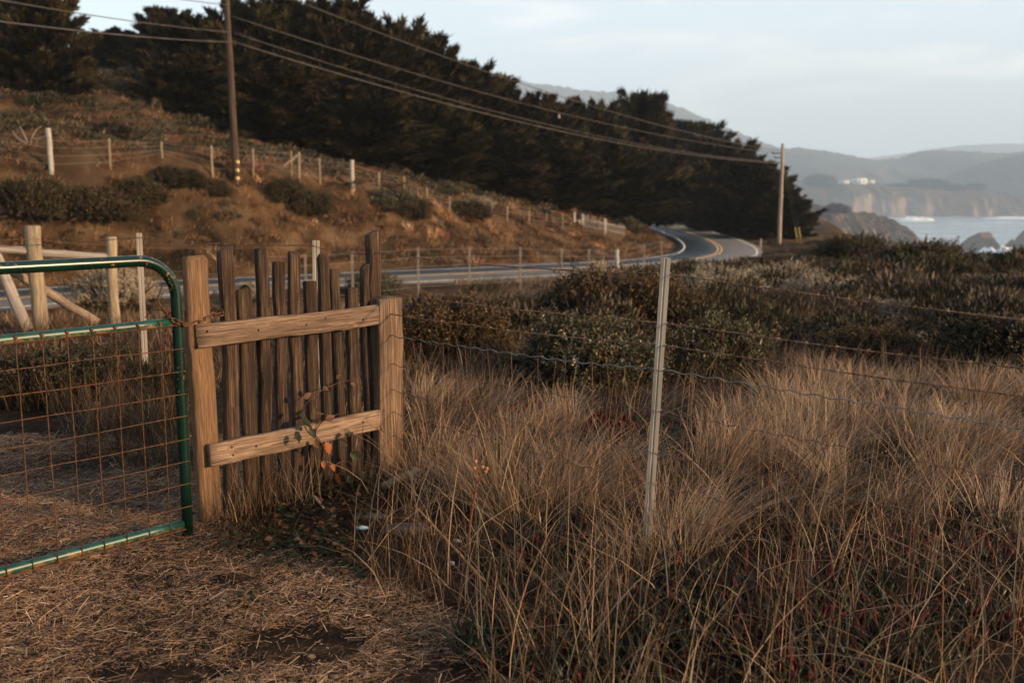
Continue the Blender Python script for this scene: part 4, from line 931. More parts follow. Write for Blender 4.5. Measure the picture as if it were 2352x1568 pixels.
# ------------------------------------------------------------------ green tube gate
GE = gp(431, 1212, 0.05); GL = gp(0, 1328, 0.05)
gd = nrm((GL - GE)[:2]); gd3 = np.array([gd[0], gd[1], 0])
GATE_W = 2.9; z_top, z_mid, z_bot = 1.268, 0.992, 0.075; rb = .17; rt = .0245
g0 = np.array([GE[0], GE[1], 0.0])
gate = thing('gate', 'green tubular steel farm gate with rusty wire mesh', 'gate', g0)
def gpt(s, z, off=0.0): return g0 + gd3 * s + np.array([0, 0, z]) + np.array([-gd[1], gd[0], 0]) * off
gn_cam = 1 if np.dot(np.array([-gd[1], gd[0]]), -g0[:2]) > 0 else -1
path = [gpt(0, .02), gpt(0, .3), gpt(0, .6), gpt(0, .9)] + [gpt(rb - rb * math.cos(a), z_top - rb + rb * math.sin(a)) for a in np.linspace(0, np.pi / 2, 14)]
path += [gpt(s, z_top) for s in (.5, 1.0, 1.6, 2.2, GATE_W - rb - .1)] + [gpt(GATE_W - rb + rb * math.sin(a), z_top - rb + rb * math.cos(a)) for a in np.linspace(0, np.pi / 2, 10)] + [gpt(GATE_W, .6), gpt(GATE_W, .02)]
obj('frame_tube', *(lambda t: (t[0], list(t[1:])))(tube(path, rt, 16)), M['gate'], gate)
obj('middle_rail', *(lambda t: (t[0], list(t[1:])))(tube([gpt(s, z_mid) for s in np.linspace(.024, GATE_W - .024, 20)], .0205, 12)), M['gateworn'], gate)
obj('bottom_rail', *(lambda t: (t[0], list(t[1:])))(tube([gpt(s, z_bot) for s in np.linspace(.024, GATE_W - .024, 20)], .0205, 12)), M['gateworn'], gate)
rg = rngs(7)
for k in range(28):
    s = .095 + k * .1
    if s > GATE_W - .05: break
    j = rg.normal(size=5) * .0018
    P = [gpt(s + j[i], z, gn_cam * (.021 + .002 * (k % 2))) for i, z in enumerate(np.linspace(z_bot - .018, z_mid + .012, 5))]
    wv = obj('mesh_wire', *(lambda t: (t[0], list(t[1:])))(tube(P, .0022, 6)), M['rust'], gate)
    wb = tube([gpt(s, z_mid + .006, gn_cam * .017), gpt(s, z_mid + .008, gn_cam * .027)], [.009, .006], 8); obj('weld', wb[0], list(wb[1:]), M['rust'], wv)
for k in range(9):
    z = z_mid - .012 - k * .1025; j = rg.normal(size=16) * .0016
    P = [gpt(s, z + j[i], gn_cam * .027) for i, s in enumerate(np.linspace(-.014, GATE_W + .014, 16))]
    obj('mesh_wire', *(lambda t: (t[0], list(t[1:])))(tube(P, .0022, 6)), M['rust'], gate)
P = [gpt(s, z_bot - .021, gn_cam * .020) for s in np.linspace(0.02, GATE_W - .02, 12)]
obj('mesh_wire', *(lambda t: (t[0], list(t[1:])))(tube(P, .0035, 6)), M['rust'], gate)

# ------------------------------------------------------------------ wooden picket fence panel
def boardmesh(Lz, w_, t_, seed, rough=.004, top=0, chamf=.006, rings=14, taper=0.0, split=False):
    """plank along local z from 0 to Lz, w_ in x, t_ in y"""
    r = rngs(seed); zz = np.linspace(0, Lz, rings); hw, ht = w_ / 2, t_ / 2; c = chamf
    sec = np.array([(-hw + c, -ht), (-hw * .33, -ht), (hw * .33, -ht), (hw - c, -ht), (hw, -ht + c), (hw, ht - c), (hw - c, ht), (hw * .33, ht), (-hw * .33, ht), (-hw + c, ht), (-hw, ht - c), (-hw, -ht + c)])
    if split: sec[1] += (.006, .010); sec[2] += (-.002, .004)
    n = len(sec); wx = np.cumsum(r.normal(size=rings)) * rough * .6; wx -= np.linspace(0, wx[-1], rings); wy = np.cumsum(r.normal(size=rings)) * rough * .5; wy -= np.linspace(0, wy[-1], rings)
    V = []
    for k, z in enumerate(zz):
        s = 1 - taper * (z / Lz) + r.normal() * .012; e = r.normal(size=(n, 2)) * rough * .35
        p = sec * s + e + [wx[k], wy[k]]; V.append(np.column_stack([p, np.full(n, z)]))
    V = np.array(V)
    if top == 1: V[-1, :, 2] += r.normal(size=n) * .012                      # torn end
    elif top == 2: V[-1, :, :2] *= .72; V[-2, :, 2] = Lz - .022              # rounded end
    elif top == 3: V[-1, :, 2] += sec[:, 0] / w_ * .03                       # slanting end
    elif top == 0: V[-1, :, :2] *= .93; V[-2, :, 2] = Lz - .006
    V = V.reshape(-1, 3); i = np.arange(rings - 1)[:, None] * n; j = np.arange(n)[None]; k = (j + 1) % n
    Q = np.stack([i + j, i + k, i + n + k, i + n + j], -1).reshape(-1, 4)
    return V, [Q, np.array([np.arange(n)[::-1]]), np.array([np.arange(n) + (rings - 1) * n])]
A0 = gp(487, 1192, 0.0)[:2]; B0 = gp(884, 1088, 0.0)[:2]             # feet of the left board and the right post
pdn = nrm(B0 - A0); pn = np.array([pdn[1], -pdn[0]])                    # pn faces the camera side
PANG = math.atan2(pdn[1], pdn[0])
fence = thing('picket_fence', 'weathered wooden picket fence panel with two rails and a square post', 'fence', (A0[0], A0[1], 0), None)
def on_panel(px, back):
    """place along the panel where the sight line of column px crosses it, set back from its front face"""
    v = np.array([(px - 1176) / FPX, cp]); o = A0 - pn * back          # roughly level sight line
    v = np.array([(px - 1176) / FPX, 1.0 * (cp + sp * 0.04)])
    m = np.array([[v[0], -pdn[0]], [v[1], -pdn[1]]]); s = np.linalg.solve(m, o); return o + pdn * s[1], s[1]
def height_of(py, xy): return at(1176, py, xy[1])[2]
# left board post
o = obj('post', *boardmesh(1.33, .115, .05, 301, .004, 2, .010, 18), M['board'], fence, loc=(A0[0], A0[1], -.06), rot=(R(1.0), R(-1.6), PANG))
# right square post
o = obj('post', *boardmesh(1.05, .155, .150, 302, .0025, 0, .007, 14), M['post'], fence, loc=(B0[0], B0[1], -.06), rot=(0, R(.6), PANG - R(6)))
# rails: local z runs along the panel
for z, sd_, s0, s1, zt_ in ((.903, 303, -.065, .0, 0), (.333, 304, -.030, .0, 0)):
    Lr = np.linalg.norm(B0 - A0) - .074 - s0
    p = A0 + pdn * s0 + pn * .048
    V, F = boardmesh(Lr, .107, .036, sd_, .003, 0, .004, 16)
    # local z along the panel, local x up
    rot = Matrix((( 0, pn[0], pdn[0]), (0, pn[1], pdn[1]), (1, 0, 0))).to_3x3()
    if rot.determinant() < 0: rot = Matrix(((0, -pn[0], pdn[0]), (0, -pn[1], pdn[1]), (1, 0, 0))).to_3x3()
    rl = obj('rail', V, F, M['rail'], fence, loc=(p[0], p[1], z), rot=rot.to_euler())
    rl.rotation_euler.rotate(Matrix.Rotation(R(0.25 if z > .5 else 0.0), 3, Vector((pn[0], pn[1], 0))))
    r = rngs(sd_)
    for s, dx in (((.045, .024), (.30, -.002), (.56, .0), (.67, .014), (.90, -.01)) if z > .5 else ((.07, .004), (.11, .022), (.115, -.02), (.24, .0), (.48, .005), (.88, .012))):
        hv = np.array([(math.cos(a) * .006, 0, math.sin(a) * .004) for a in np.linspace(0, 6.283, 9)[:-1]]); hv2 = hv.copy(); hv[:, 1] = .002; hv2[:, 1] = -.003
        sgn = 1 if rot @ Vector((0, 1, 0)) @ Vector((pn[0], pn[1], 0)) > 0 else -1
        off = np.array([dx + r.normal() * .008, sgn * (.0185), s * Lr])
        i8 = np.arange(8); kk = (i8 + 1) % 8
        nh = link('nail', mesh('nail', np.concatenate([hv, hv2]) + off, [np.stack([i8, kk, kk + 8, i8 + 8], 1), np.array([i8[::-1]]), np.array([i8 + 8])], M['hole']), rl)
# pickets: column of centre, top row, width, thickness, end, back offset, tilt
PK = [(514, 572, .062, .040, 3, .012, .8, 1), (561, 664, .070, .026, 1, .02, .6, 0), (601, 577, .056, .036, 1, .012, .5, 1), (640, 600, .050, .034, 0, .015, .7, 0), (675, 577, .052, .032, 2, .018, .3, 0), (707, 645, .056, .034, 0, .012, .5, 0),
      (743, 583, .052, .036, 2, .016, .3, 0), (773, 617, .048, .034, 0, .014, -.6, 0), (805, 660, .056, .036, 0, .012, -.4, 0), (839, 612, .046, .034, 3, .006, .2, 1), (855, 535, .066, .050, 3, .075, .3, 1)]
for k, (px, ptop, w_, t_, top, back, tilt, spl) in enumerate(PK):
    w_ *= 1.22; t_ *= 1.2; xy, s = on_panel(px, back + t_ * .1); h = height_of(ptop, xy)
    xy2 = xy - pdn * math.tan(R(tilt)) * h * .5
    rng_ = rngs(k + 500)
    obj('picket', *boardmesh(h + .08, w_, t_, 310 + k, .005, top, .007, 16, .06, bool(spl)), M['picket'], fence, loc=(xy2[0], xy2[1], -.08), rot=(R(rng_.normal() * .6), R(tilt), PANG + R(rng_.normal() * 7 + (12 if spl else 0))))

# ------------------------------------------------------------------ chain holding the gate
def chain_pts(P, step):
    P = np.array(P, float); d = np.concatenate([[0], np.cumsum(np.linalg.norm(np.diff(P, axis=0), axis=1))]); s = np.arange(0, d[-1], step)
    return np.stack([np.interp(s, d, P[:, k]) for k in range(3)], 1), np.gradient(np.stack([np.interp(s, d, P[:, k]) for k in range(3)], 1), axis=0)
tor = []
n1, n2 = 14, 6
for a in np.arange(n1) * 2 * np.pi / n1:
    cx, cz = .0095 * math.cos(a), .0095 * math.sin(a) + (.0090 if math.sin(a) >= 0 else -.0090)
    for b_ in np.arange(n2) * 2 * np.pi / n2: tor.append((cx + .0033 * math.cos(b_) * math.cos(a), .0033 * math.sin(b_), cz + .0033 * math.cos(b_) * math.sin(a)))
tor = np.array(tor); i = np.arange(n1)[:, None]; j = np.arange(n2)[None]
TF = np.stack([i * n2 + j, ((i + 1) % n1) * n2 + j, ((i + 1) % n1) * n2 + (j + 1) % n2, i * n2 + (j + 1) % n2], -1).reshape(-1, 4)
link_me = mesh('link', tor, TF, M['rust'])
cz = .985
bp = lambda s, off, z: np.array([*(A0 + pdn * s + pn * off), z])
tubec = gpt(0, cz)
loop = [tubec + np.array([-.036, -.02, .045]), tubec + np.array([-.02, -.036, .03]), tubec + np.array([.012, -.038, .012]), tubec + np.array([.035, -.018, -.004]), bp(-.075, .02, cz - .025), bp(-.06, .042, cz - .022), bp(0.0, .040, cz - .003), bp(.05, .036, cz + .004), bp(.085, .03, cz + .006), bp(.09, 0, cz + .02), bp(.08, -.05, cz + .02), bp(0, -.06, cz + .02), bp(-.07, -.05, cz + .02), tubec + np.array([0, .04, .03]), tubec + np.array([-.036, .02, .04]), tubec + np.array([-.04, -.01, .05])]
hang = [tubec + np.array([-.036, -.024, .045]), tubec + np.array([-.038, -.028, 0]), tubec + np.array([-.040, -.03, -.10]), tubec + np.array([-.037, -.03, -.22])]
chain = thing('chain', 'rusty chain looped round the gate end and the wooden board', 'chain', tuple(tubec))
kk = 0
for pth in (loop, hang):
    P, T = chain_pts(pth, .0275)
    for p, t in zip(P, T):
        q = Vector(t).to_track_quat('Z', 'Y').to_matrix() @ Matrix.Rotation(R(45 + 90 * (kk % 2)), 3, 'Z')
        link('link', link_me, chain, tuple(p - tubec), q.to_euler()); kk += 1
wire1 = [tubec + np.array(v) for v in [(-.03, -.03, .05), (-.055, -.035, .075), (-.070, -.03, .11), (-.062, -.03, .135), (-.045, -.03, .175)]]
wire2 = [tubec + np.array(v) for v in [(-.035, -.03, .045), (-.055, -.03, .062), (-.085, -.03, .066), (-.11, -.03, .05), (-.13, -.03, .03)]]
def smooth(P, m=6):
    P = np.array(P, float); return catmull(P, m)
tw = thing('wire_hook', 'bent rusty wire ends twisted round the gate chain', 'wire', tuple(tubec))
for p in (wire1, wire2): obj('wire_end', *(lambda t: (t[0], list(t[1:])))(tube(smooth(p), .0032, 6)), M['rust'], tw)

# ------------------------------------------------------------------ steel post and wire fence
def steel_post(x, y, z0, h, tilt=(0, 0), w_=.041, ang=0.0):
    """rolled steel post: wide face with a rib, thin flanges"""
    sec = np.array([(-.5, -.18), (-.16, -.24), (-.06, -.10), (.02, -.10), (.10, -.22), (.5, -.22), (.5, -.10), (.17, -.06), (.12, .30), (.0, .30), (-.06, .0), (-.5, -.04)]) * w_
    n = len(sec); zz = np.linspace(-.3, h, 12); V = np.concatenate([np.column_stack([sec, np.full(n, z)]) for z in zz])
    i = np.arange(11)[:, None] * n; j = np.arange(n)[None]; k = (j + 1) % n
    return V, [np.stack([i + j, i + k, i + n + k, i + n + j], -1).reshape(-1, 4), np.array([np.arange(n) + 11 * n])], (x, y, z0), (R(tilt[0]), R(tilt[1]), ang)
P1 = gp(1484, 1268, 0.0)
top1 = at(1529, 590, P1[1]); h1 = top1[2]
posts = [dict(x=P1[0], y=P1[1], h=h1)]
q717 = at(717, 552, 5.85); q317 = at(317, 535, 7.45)
FP = [(-5.2, 9.35), (q317[0], q317[1]), (q717[0], q717[1]), (B0[0], B0[1]), (P1[0], P1[1]), (2.55, 2.62)]
wf = thing('wire_fence', 'steel-post fence of barbed and woven wire crossing the grass', 'fence', (P1[0], P1[1], 0))
tl = math.degrees(math.atan2(top1[0] - P1[0], h1))
V, F, lo, ro = steel_post(P1[0], P1[1], 0, h1, (1.0, tl), .039, -.12); sp1 = obj('post', V, F, M['galv'], wf, loc=lo, rot=ro, flat=True)
V, F, lo, ro = steel_post(q717[0], q717[1], 0, q717[2], (0, 1), .043, .1); obj('post', V, F, M['galv'], wf, loc=lo, rot=ro, flat=True)
V, F, lo, ro = steel_post(q317[0], q317[1], -.05, q317[2] + .05, (0, .3), .042, .2); obj('post', V, F, M['galv'], wf, loc=lo, rot=ro, flat=True)
V, F, lo, ro = steel_post(2.55, 2.62, 0, 1.24, (0, 0), .042, -.3); obj('post', V, F, M['galv'], wf, loc=lo, rot=ro, flat=True)
def post_axis(z): return np.array([P1[0] + (top1[0] - P1[0]) * z / h1, P1[1] - .022, z])
def sagline(pts, step, sag=.012):
    out = []
    for a, b_ in zip(pts[:-1], pts[1:]):
        a = np.array(a, float); b_ = np.array(b_, float); n = max(2, int(np.linalg.norm(b_ - a) / step)); t = np.linspace(0, 1, n, endpoint=False)[:, None]
        p = a + (b_ - a) * t; p[:, 2] -= (4 * t * (1 - t))[:, 0] * sag; out.append(p)
    out.append(np.array([pts[-1]], float)); return np.concatenate(out)
def barbed(pts, seed, sag=.015):
    P = sagline(pts, .009, sag); b = Buf(); n = len(P); r = rngs(seed); ph = np.arange(n) * 2 * np.pi / 5.0
    T = nrm(np.gradient(P, axis=0)); U = nrm(np.cross(T, np.array([0, 0, 1.]))); W = np.cross(U, T)
    P = P + np.column_stack([np.zeros(n), np.zeros(n), .006 * (vnoise(np.arange(n) * .03, np.zeros(n), seed) - .5)])
    for o in (0, np.pi): b.add(*tube(P + .0023 * (np.cos(ph + o)[:, None] * U + np.sin(ph + o)[:, None] * W), .0017, 4))
    for k in range(6, n - 6, 13):
        for m in range(2):
            a = r.random() * 6.28; d = np.cos(a) * U[k] + np.sin(a) * W[k]; e = nrm(np.cross(T[k], d)); q = P[k] + T[k] * .005 * m
            b.add(*tube([q - d * .013 - T[k] * .004, q - d * .003 + e * .003, q + d * .003 + e * .003, q + d * .013 + T[k] * .004], [.0006, .0014, .0014, .0006], 4))
        b.add(*tube([P[k] - T[k] * .006, P[k] + T[k] * .006], .0038, 6))
    return b.get()
def fz(px, py, xy): return at(px, py, xy[1])[2]
front = lambda p: (p[0], p[1] - .02)
zA = [fz(317, 545, FP[1]), fz(717, 562, FP[2]), fz(868, 580, FP[3]), fz(1524, 627, FP[4])]
pp = on_panel(868, .04)[0]
end = lambda py, Y=3.34: at(2352, py, Y)
def ext(a, b_, k): a = np.array(a); b_ = np.array(b_); return a + (b_ - a) * k
w1 = [(-5.2, 9.35, 1.06), (q317[0], q317[1] - .02, zA[0]), (q717[0], q717[1] - .02, zA[1]), (pp[0], pp[1], fz(868, 580, pp)), tuple(post_axis(fz(1524, 627, P1))), (2.55, 2.60, 1.10)]
obj('barbed_wire', *barbed(w1, 1, .02), M['barb'], wf)
edge = np.array([B0[0] + .05, B0[1] - .05])
for pyl, pyr, seed in ((672, 741, 2), (721, 791, 3)):
    zl, zr = fz(915, pyl, edge), fz(1515, pyr, P1)
    obj('barbed_wire', *barbed([(edge[0], edge[1], zl), tuple(post_axis(zr)), (2.55, 2.60, zr - .05)], seed, .012), M['barb'], wf)
zs = []
def crimp(pts, seed, r_, amp=.0045, per=.105):
    P = sagline(pts, .0175, .012); n = len(P); s = np.arange(n) * .0175; rr = rngs(seed)
    P[:, 2] += amp * np.sin(2 * np.pi * s / per) + .01 * (vnoise(s * 1.5, s * 0, seed) - .5); return tube(P, r_, 5)
strands = [(770, 846, .0027), (836, 940, .0020), (893, 1035, .0020), (945, 1105, .0019), (1000, 1165, .0019)]
for k, (pyl, pyr, r_) in enumerate(strands):
    zl, zr = fz(915, pyl, edge), fz(1505, pyr, P1); zs.append((zl, zr))
    t = crimp([(edge[0], edge[1], zl), tuple(post_axis(zr)), (2.55, 2.60, zr - .06)], 20 + k, r_)
    obj('woven_strand', t[0], list(t[1:]), M['galvwire'] if k == 0 else M['barb'], wf)
pth = [np.array([edge[0], edge[1]]), post_axis(.5)[:2], np.array([2.55, 2.60])]
def on_fence(s):
    for a, b_, k in ((pth[0], pth[1], 0), (pth[1], pth[2], 1)):
        Ld = np.linalg.norm(b_ - a)
        if s <= Ld: return a + (b_ - a) * s / Ld, s / Ld, k
        s -= Ld
    return pth[2], 1, 1
for k in range(22):
    s = .09 + k * .165; xy, f, seg = on_fence(s)
    if s > 3.6: break
    pts = []
    for (zl, zr) in zs:
        z = zl + (zr - zl) * f if seg == 0 else zr - .06 * f
        pts.append((xy[0] + rg.normal() * .006, xy[1], z))
    t = tube(smooth(pts, 4), .0009, 4); obj('stay_wire', t[0], list(t[1:]), M['barb'], wf)
for py in (627, 741, 791, 846, 940, 1035, 1105):
    c = post_axis(fz(1510, py, P1)); a = np.linspace(-.3, np.pi + .3, 9)
    P = [c + np.array([.026 * math.cos(t_), .016 - .022 * math.sin(t_), .004 * math.sin(3 * t_)]) for t_ in a]
    t = tube(P, .0016, 5); obj('wire_tie', t[0], list(t[1:]), M['galvwire'], wf)

# ------------------------------------------------------------------ peeled-pole brace assembly behind the gate
def pole(a, b_, r0, r1, mat, parent, name, seed=0):
    a = np.array(a, float); b_ = np.array(b_, float); Lp = np.linalg.norm(b_ - a); r = rngs(seed + 900); n = 9
    P = np.column_stack([np.cumsum(r.normal(size=n)) * .006 * r0 / .06, np.cumsum(r.normal(size=n)) * .006 * r0 / .06, np.linspace(0, Lp, n)]); P[:, :2] -= np.linspace(0, 1, n)[:, None] * P[-1, :2]
    rad = np.linspace(r0, r1, n) * (1 + r.normal(size=n) * .02); P = np.vstack([P, P[-1] + [0, 0, r1 * .12]]); rad = np.append(rad, r1 * .82)
    t = tube(P, rad, 14); q = Vector(b_ - a).to_track_quat('Z', 'Y').to_euler()
    return obj(name, t[0], list(t[1:]), mat, parent, loc=tuple(a), rot=q)
YB = 12.6
pA = at(75, 520, YB); pB = at(256, 545, 13.4); pC = at(-190, 500, 11.9)
br = thing('post_brace', 'peeled round fence posts with diagonal braces behind the green gate', 'fence', (pA[0], pA[1], zg(pA[0], pA[1])))
for p, r_, sd_ in ((pA, .098, 1), (pB, .072, 2), (pC, .09, 3)): pole((p[0], p[1], zg(p[0], p[1]) - .3), p, r_, r_ * .95, M['peeler'], br, 'post', sd_)
pole(at(-180, 555, 11.9), at(70, 577, YB), .05, .05, M['greypole'], br, 'rail', 4); pole(at(80, 578, YB), at(250, 590, 13.4), .05, .05, M['greypole'], br, 'rail', 5)
pole(at(66, 755, YB - .1), at(-50, 500, YB - .25), .075, .065, M['greypole'], br, 'brace', 6); pole(at(225, 742, 13.2), at(-30, 590, YB + .1), .06, .06, M['stick'], br, 'brace', 7)
for k, (z1, z2) in enumerate(((548, 562), (640, 655), (680, 690), (600, 615))):
    t = tube(sagline([tuple(at(-190, z1, 11.8)), tuple(at(75, z1, YB - .1)), tuple(at(256, z2, 13.3)), tuple(at(420, z2 + 8, 15.5)), tuple(at(597, 568 + (k * 22), 29.0))], .25, .02), .0022, 4); obj('wire', t[0], list(t[1:]), M['barb'], br)

# ------------------------------------------------------------------ fence along the near side of the road
rf = [(597, 555, 29), (700, 558, 30.5), (808, 561, 32), (960, 564, 34.5), (1078, 566, 36.5), (1195, 567, 38.5), (1290, 570, 40.5), (1353, 571, 42), (1417, 574, 44), (1480, 560, 48), (1520, 552, 52)]
c0 = at(*rf[3]); rfn = thing('roadside_fence', 'thin steel-post wire fence running along the near road edge', 'fence', (c0[0], c0[1], zg(c0[0], c0[1])))
tops = []
for k, (px, pt, Y) in enumerate(rf):
    t_ = at(px, pt, Y); zb = zg(t_[0], Y); hh = np.clip(t_[2] - zb, 1.15, 1.75); tops.append((t_[0], Y, zb, hh))
    if k == 8: pole((t_[0], Y, zb - .2), (t_[0], Y, zb + hh), .10, .10, M['paintpost'], rfn, 'post', 40)
    else:
        V, F, lo, ro = steel_post(t_[0], Y, zb, hh, (0, 0), .075, .2); obj('post', V, F, M['oldsteel'], rfn, loc=lo, rot=ro, flat=True)
for f in (.96, .80, .62, .42, .22):
    t = tube(sagline([(x, y - .06, zb + hh * f) for x, y, zb, hh in tops], .5, .01), .006, 4); obj('wire', t[0], list(t[1:]), M['galvwire'], rfn)

# ------------------------------------------------------------------ fence on the hillside
hf = [(-120, 280, 43.5, 1), (110, 295, 45, 1), (250, 318, 46.5, 0), (370, 326, 47.7, 0), (485, 335, 49, 0), (580, 342, 51, 0), (668, 347, 53, 0), (733, 363, 53.6, 0), (808, 368, 54, 1), (870, 396, 55.5, 0), (927, 405, 57, 0), (980, 432, 58.5, 0), (1032, 450, 60.5, 0), (1075, 460, 62.5, 0), (1130, 466, 65, 0), (1165, 474, 67.5, 0), (1215, 484, 71, 0), (1255, 490, 74.5, 0), (1292, 492, 77, 0)]
c0 = at(110, 295, 45); hfn = thing('hillside_fence', 'wire fence with pale posts climbing the hillside above the road', 'fence', (c0[0], c0[1], zg(c0[0], c0[1])))
ht_ = []
for k, (px, pt, Y, thick) in enumerate(hf):
    hp = hit(px, {110: 398, 250: 392, 485: 405, 580: 402, 668: 405, 808: 434, 733: 422}.get(px, pt + 34 + (44 if px < 0 else 0)), 43.0); Y = hp[1]; t_ = at(px, pt, Y); zb = hp[2]; hh = np.clip(t_[2] - zb, .7, 2.3); ht_.append((t_[0], Y, zb, hh))
    if thick: pole((t_[0], Y, zb - .2), (t_[0], Y, zb + hh), .125, .12, M['paintpost'], hfn, 'post', 60 + k)
    else: pole((t_[0], Y, zb - .2), (t_[0], Y, zb + hh), .055, .055, M['peeler'], hfn, 'post', 60 + k)
a = at(686, 350, 54); pole((a[0], 54, zg(a[0], 54) - .2), (a[0], 54, a[2]), .09, .09, M['stick'], hfn, 'post', 88); a2 = at(648, 384, 53.6); pole(tuple(a2), (a[0], 54, a[2] - .1), .06, .06, M['stick'], hfn, 'brace', 89)
for f in (.92, .7, .45, .2):
    t = tube(sagline([(x, y, zb + min(hh, 1.5) * f) for x, y, zb, hh in ht_], 1.0, .02), .007, 4); obj('wire', t[0], list(t[1:]), M['galvwire'], hfn)

# white gate frame and paling fence before the bend
wg0 = at(1328, 522, 80); wg = thing('white_gate', 'white painted wooden gate frame beside the road before the bend', 'gate', (wg0[0], 80, zg(wg0[0], 80)))
wgz = zg(wg0[0], 80)
xa, xb = at(1319, 500, 80)[0], at(1338, 500, 80)[0]
for x, hh in ((xa, 1.3), (xb, 1.15)): obj('post', *box((x, 80, wgz + hh / 2 - .1), (.20, .20, hh + .2)), M['paintpost'], wg)
obj('rail', *box(((xa + xb) / 2, 79.97, wgz + .62), (xb - xa - .2, .10, .14)), M['paintpost'], wg)
t = tube([(xa + .1, 79.95, wgz + .1), (xb - .1, 79.95, wgz + .55)], .07, 6); obj('brace', t[0], list(t[1:]), M['paintpost'], wg)
pf = thing('paling_fence', 'short run of thin pale palings next to the white gate frame', 'fence', (at(1370, 520, 82)[0], 82, zg(at(1370, 520, 82)[0], 82)))
for k in range(17):
    px = 1344 + k * 5.6; Y = 81 + k * .3; x = at(px, 510, Y)[0]; z = zg(x, Y); hh = 1.15 + .1 * math.sin(k * 2.3)
    if k == 8: obj('post', *box((x, Y, z + .62), (.22, .22, 1.6)), M['paintpost'], pf)
    else: obj('paling', *box((x, Y, z + hh / 2 - .05), (.075, .03, hh + .1)), M['greypole'], pf)
for f in (.35, .85):
    t = tube([(at(1340, 510, 80.9)[0], 80.95, zg(at(1340, 510, 80.9)[0], 80.9) + f), (at(1436, 510, 85.9)[0], 85.95, zg(at(1436, 510, 85.9)[0], 85.9) + f)], .03, 5); obj('rail', t[0], list(t[1:]), M['greypole'], pf)

# ------------------------------------------------------------------ utility poles and lines
YP1, YP2 = 50.0, 95.0
b1 = hit(543, 418, 44.0); YP1 = b1[1]; t1 = at(517, -60, YP1); zb1 = b1[2]
up1 = thing('utility_pole', 'tall dark wooden utility pole on the hillside, cut by the top edge', 'utility pole', (b1[0], YP1, zb1))
dirp = (t1 - b1); tip1 = b1 + dirp * 1.22
pole((b1[0] - dirp[0] * .02, YP1, zb1 - .4), tip1, .20, .13, M['utility'], up1, 'shaft', 70)
M['reflector'] = tone('yellow reflector band', (0.62, 0.42, 0.13), (0.75, 0.55, 0.20), 3, 0.5)
for py in (373, 392, 410):
    c = at(545, py, YP1); obj('reflector', *box((c[0] + .06, YP1 - .215, c[2]), (.20, .02, .17)), M['reflector'], up1)
c = b1 + dirp * 1.12; obj('crossarm', *box((c[0], YP1 - .2, c[2]), (2.4, .12, .14)), M['utility'], up1)
b2 = at(1790, 556, YP2); t2 = at(1798, 330, YP2); zb2 = zg(b2[0], YP2)
up2 = thing('utility_pole', 'slim pale wooden utility pole beside the road bend', 'utility pole', (b2[0], YP2, zb2))
pole((b2[0], YP2, zb2 - .4), t2, .20, .14, M['utilpale'], up2, 'shaft', 71)
for py, ln in ((352, .9), (362, .7), (374, .9)):
    c = at(1796, py, YP2); t = tube([(c[0] - ln, YP2 - .05, c[2] - .02), (c[0], YP2 - .1, c[2])], .05, 6); obj('bracket', t[0], list(t[1:]), M['utility'], up2)
    t = tube([(c[0] - ln, YP2 - .05, c[2] - .02), (c[0] - ln, YP2 - .05, c[2] + .16)], [.06, .04], 8); obj('insulator', t[0], list(t[1:]), M['dark'], up2)
def wire_thing(a, b_, sag, r_, label, name='power_line'):
    P = sagline([tuple(a), tuple(b_)], 1.5, sag); o = obj(name, *(lambda t: (t[0], list(t[1:])))(tube(P, r_, 5)), M['cable'], loc=tuple(a)); tag(o, label, 'power line', 'overhead lines')
for py1, x1, py2, x2, sag, rr, lab in [(97, 537, 375, 1790, 1.15, .031, 'lowest thick cable between the two utility poles'), (76, 537, 372, 1788, 1.2, .021, 'second lowest cable between the two utility poles'), (38, 533, 352, 1790, 1.0, .022, 'thin cable above the lower pair between the poles'), (-30, 600, 347, 1790, 1.0, .022, 'topmost thin cable falling from the frame top to the pale pole')]:
    wire_thing(at(x1, py1, YP1 - .15), at(x2, py2, YP2 - .1), sag, rr, lab)
for py1, px0, py0, rr, lab in [(97, -60, 42, .026, 'lowest cable running left from the tall utility pole'), (74, -60, -10, .020, 'upper cable running left from the tall utility pole'), (12, 100, -62, .020, 'short cable crossing the top edge left of the tall pole')]:
    wire_thing(at(px0, py0, 33), at(524, py1, YP1 - .15), .12, rr, lab)
c = at(1284, 268, 68); b = Buf(); b.add(*tube([c + [0, 0, .16], c + [0, 0, -.1]], [.03, .10], 8)); tag(obj('line_marker', *b.get(), M['utilpale'], loc=tuple(c)), 'small pale marker hanging from the upper power line', 'marker')
M['yellowpipe'] = tone('yellow guy-wire sleeve', (0.20, 0.14, 0.025), (0.28, 0.20, 0.04), 3, 0.5)
for k, (px, lab) in enumerate(((1829, 'left one of two yellow guy-wire sleeves behind the pale pole'), (1837, 'right one of two yellow guy-wire sleeves behind the pale pole'))):
    a = at(px + 3, 552, 99); a[2] = zg(a[0], 99) - .1; e = at(px - 3, 522, 99); tp_ = at(1799, 380 - k * 12, YP2)
    t_ = thing('guy_wire', lab, 'guy wire', tuple(a), 'guy wires'); t = tube([a, e], .09, 8); obj('sleeve', t[0], list(t[1:]), M['yellowpipe'], t_); t = tube([e, tp_], .015, 5); obj('cable', t[0], list(t[1:]), M['cable'], t_)
for px, py, Y, lab in ((1748, 540, 90, 'short white marker post right of the road bend'), (1531, 496, 118, 'small pale marker in the shade where the road disappears'), (1672, 520, 122, 'short pale roadside post beyond the bend, under the cypress')):
    c = at(px, py, Y); z = zg(c[0], Y); o = pole((c[0], Y, z - .1), (c[0], Y, z + .85), .07, .07, M['paintpost'], None, 'marker_post', 90); tag(o, lab, 'marker post')

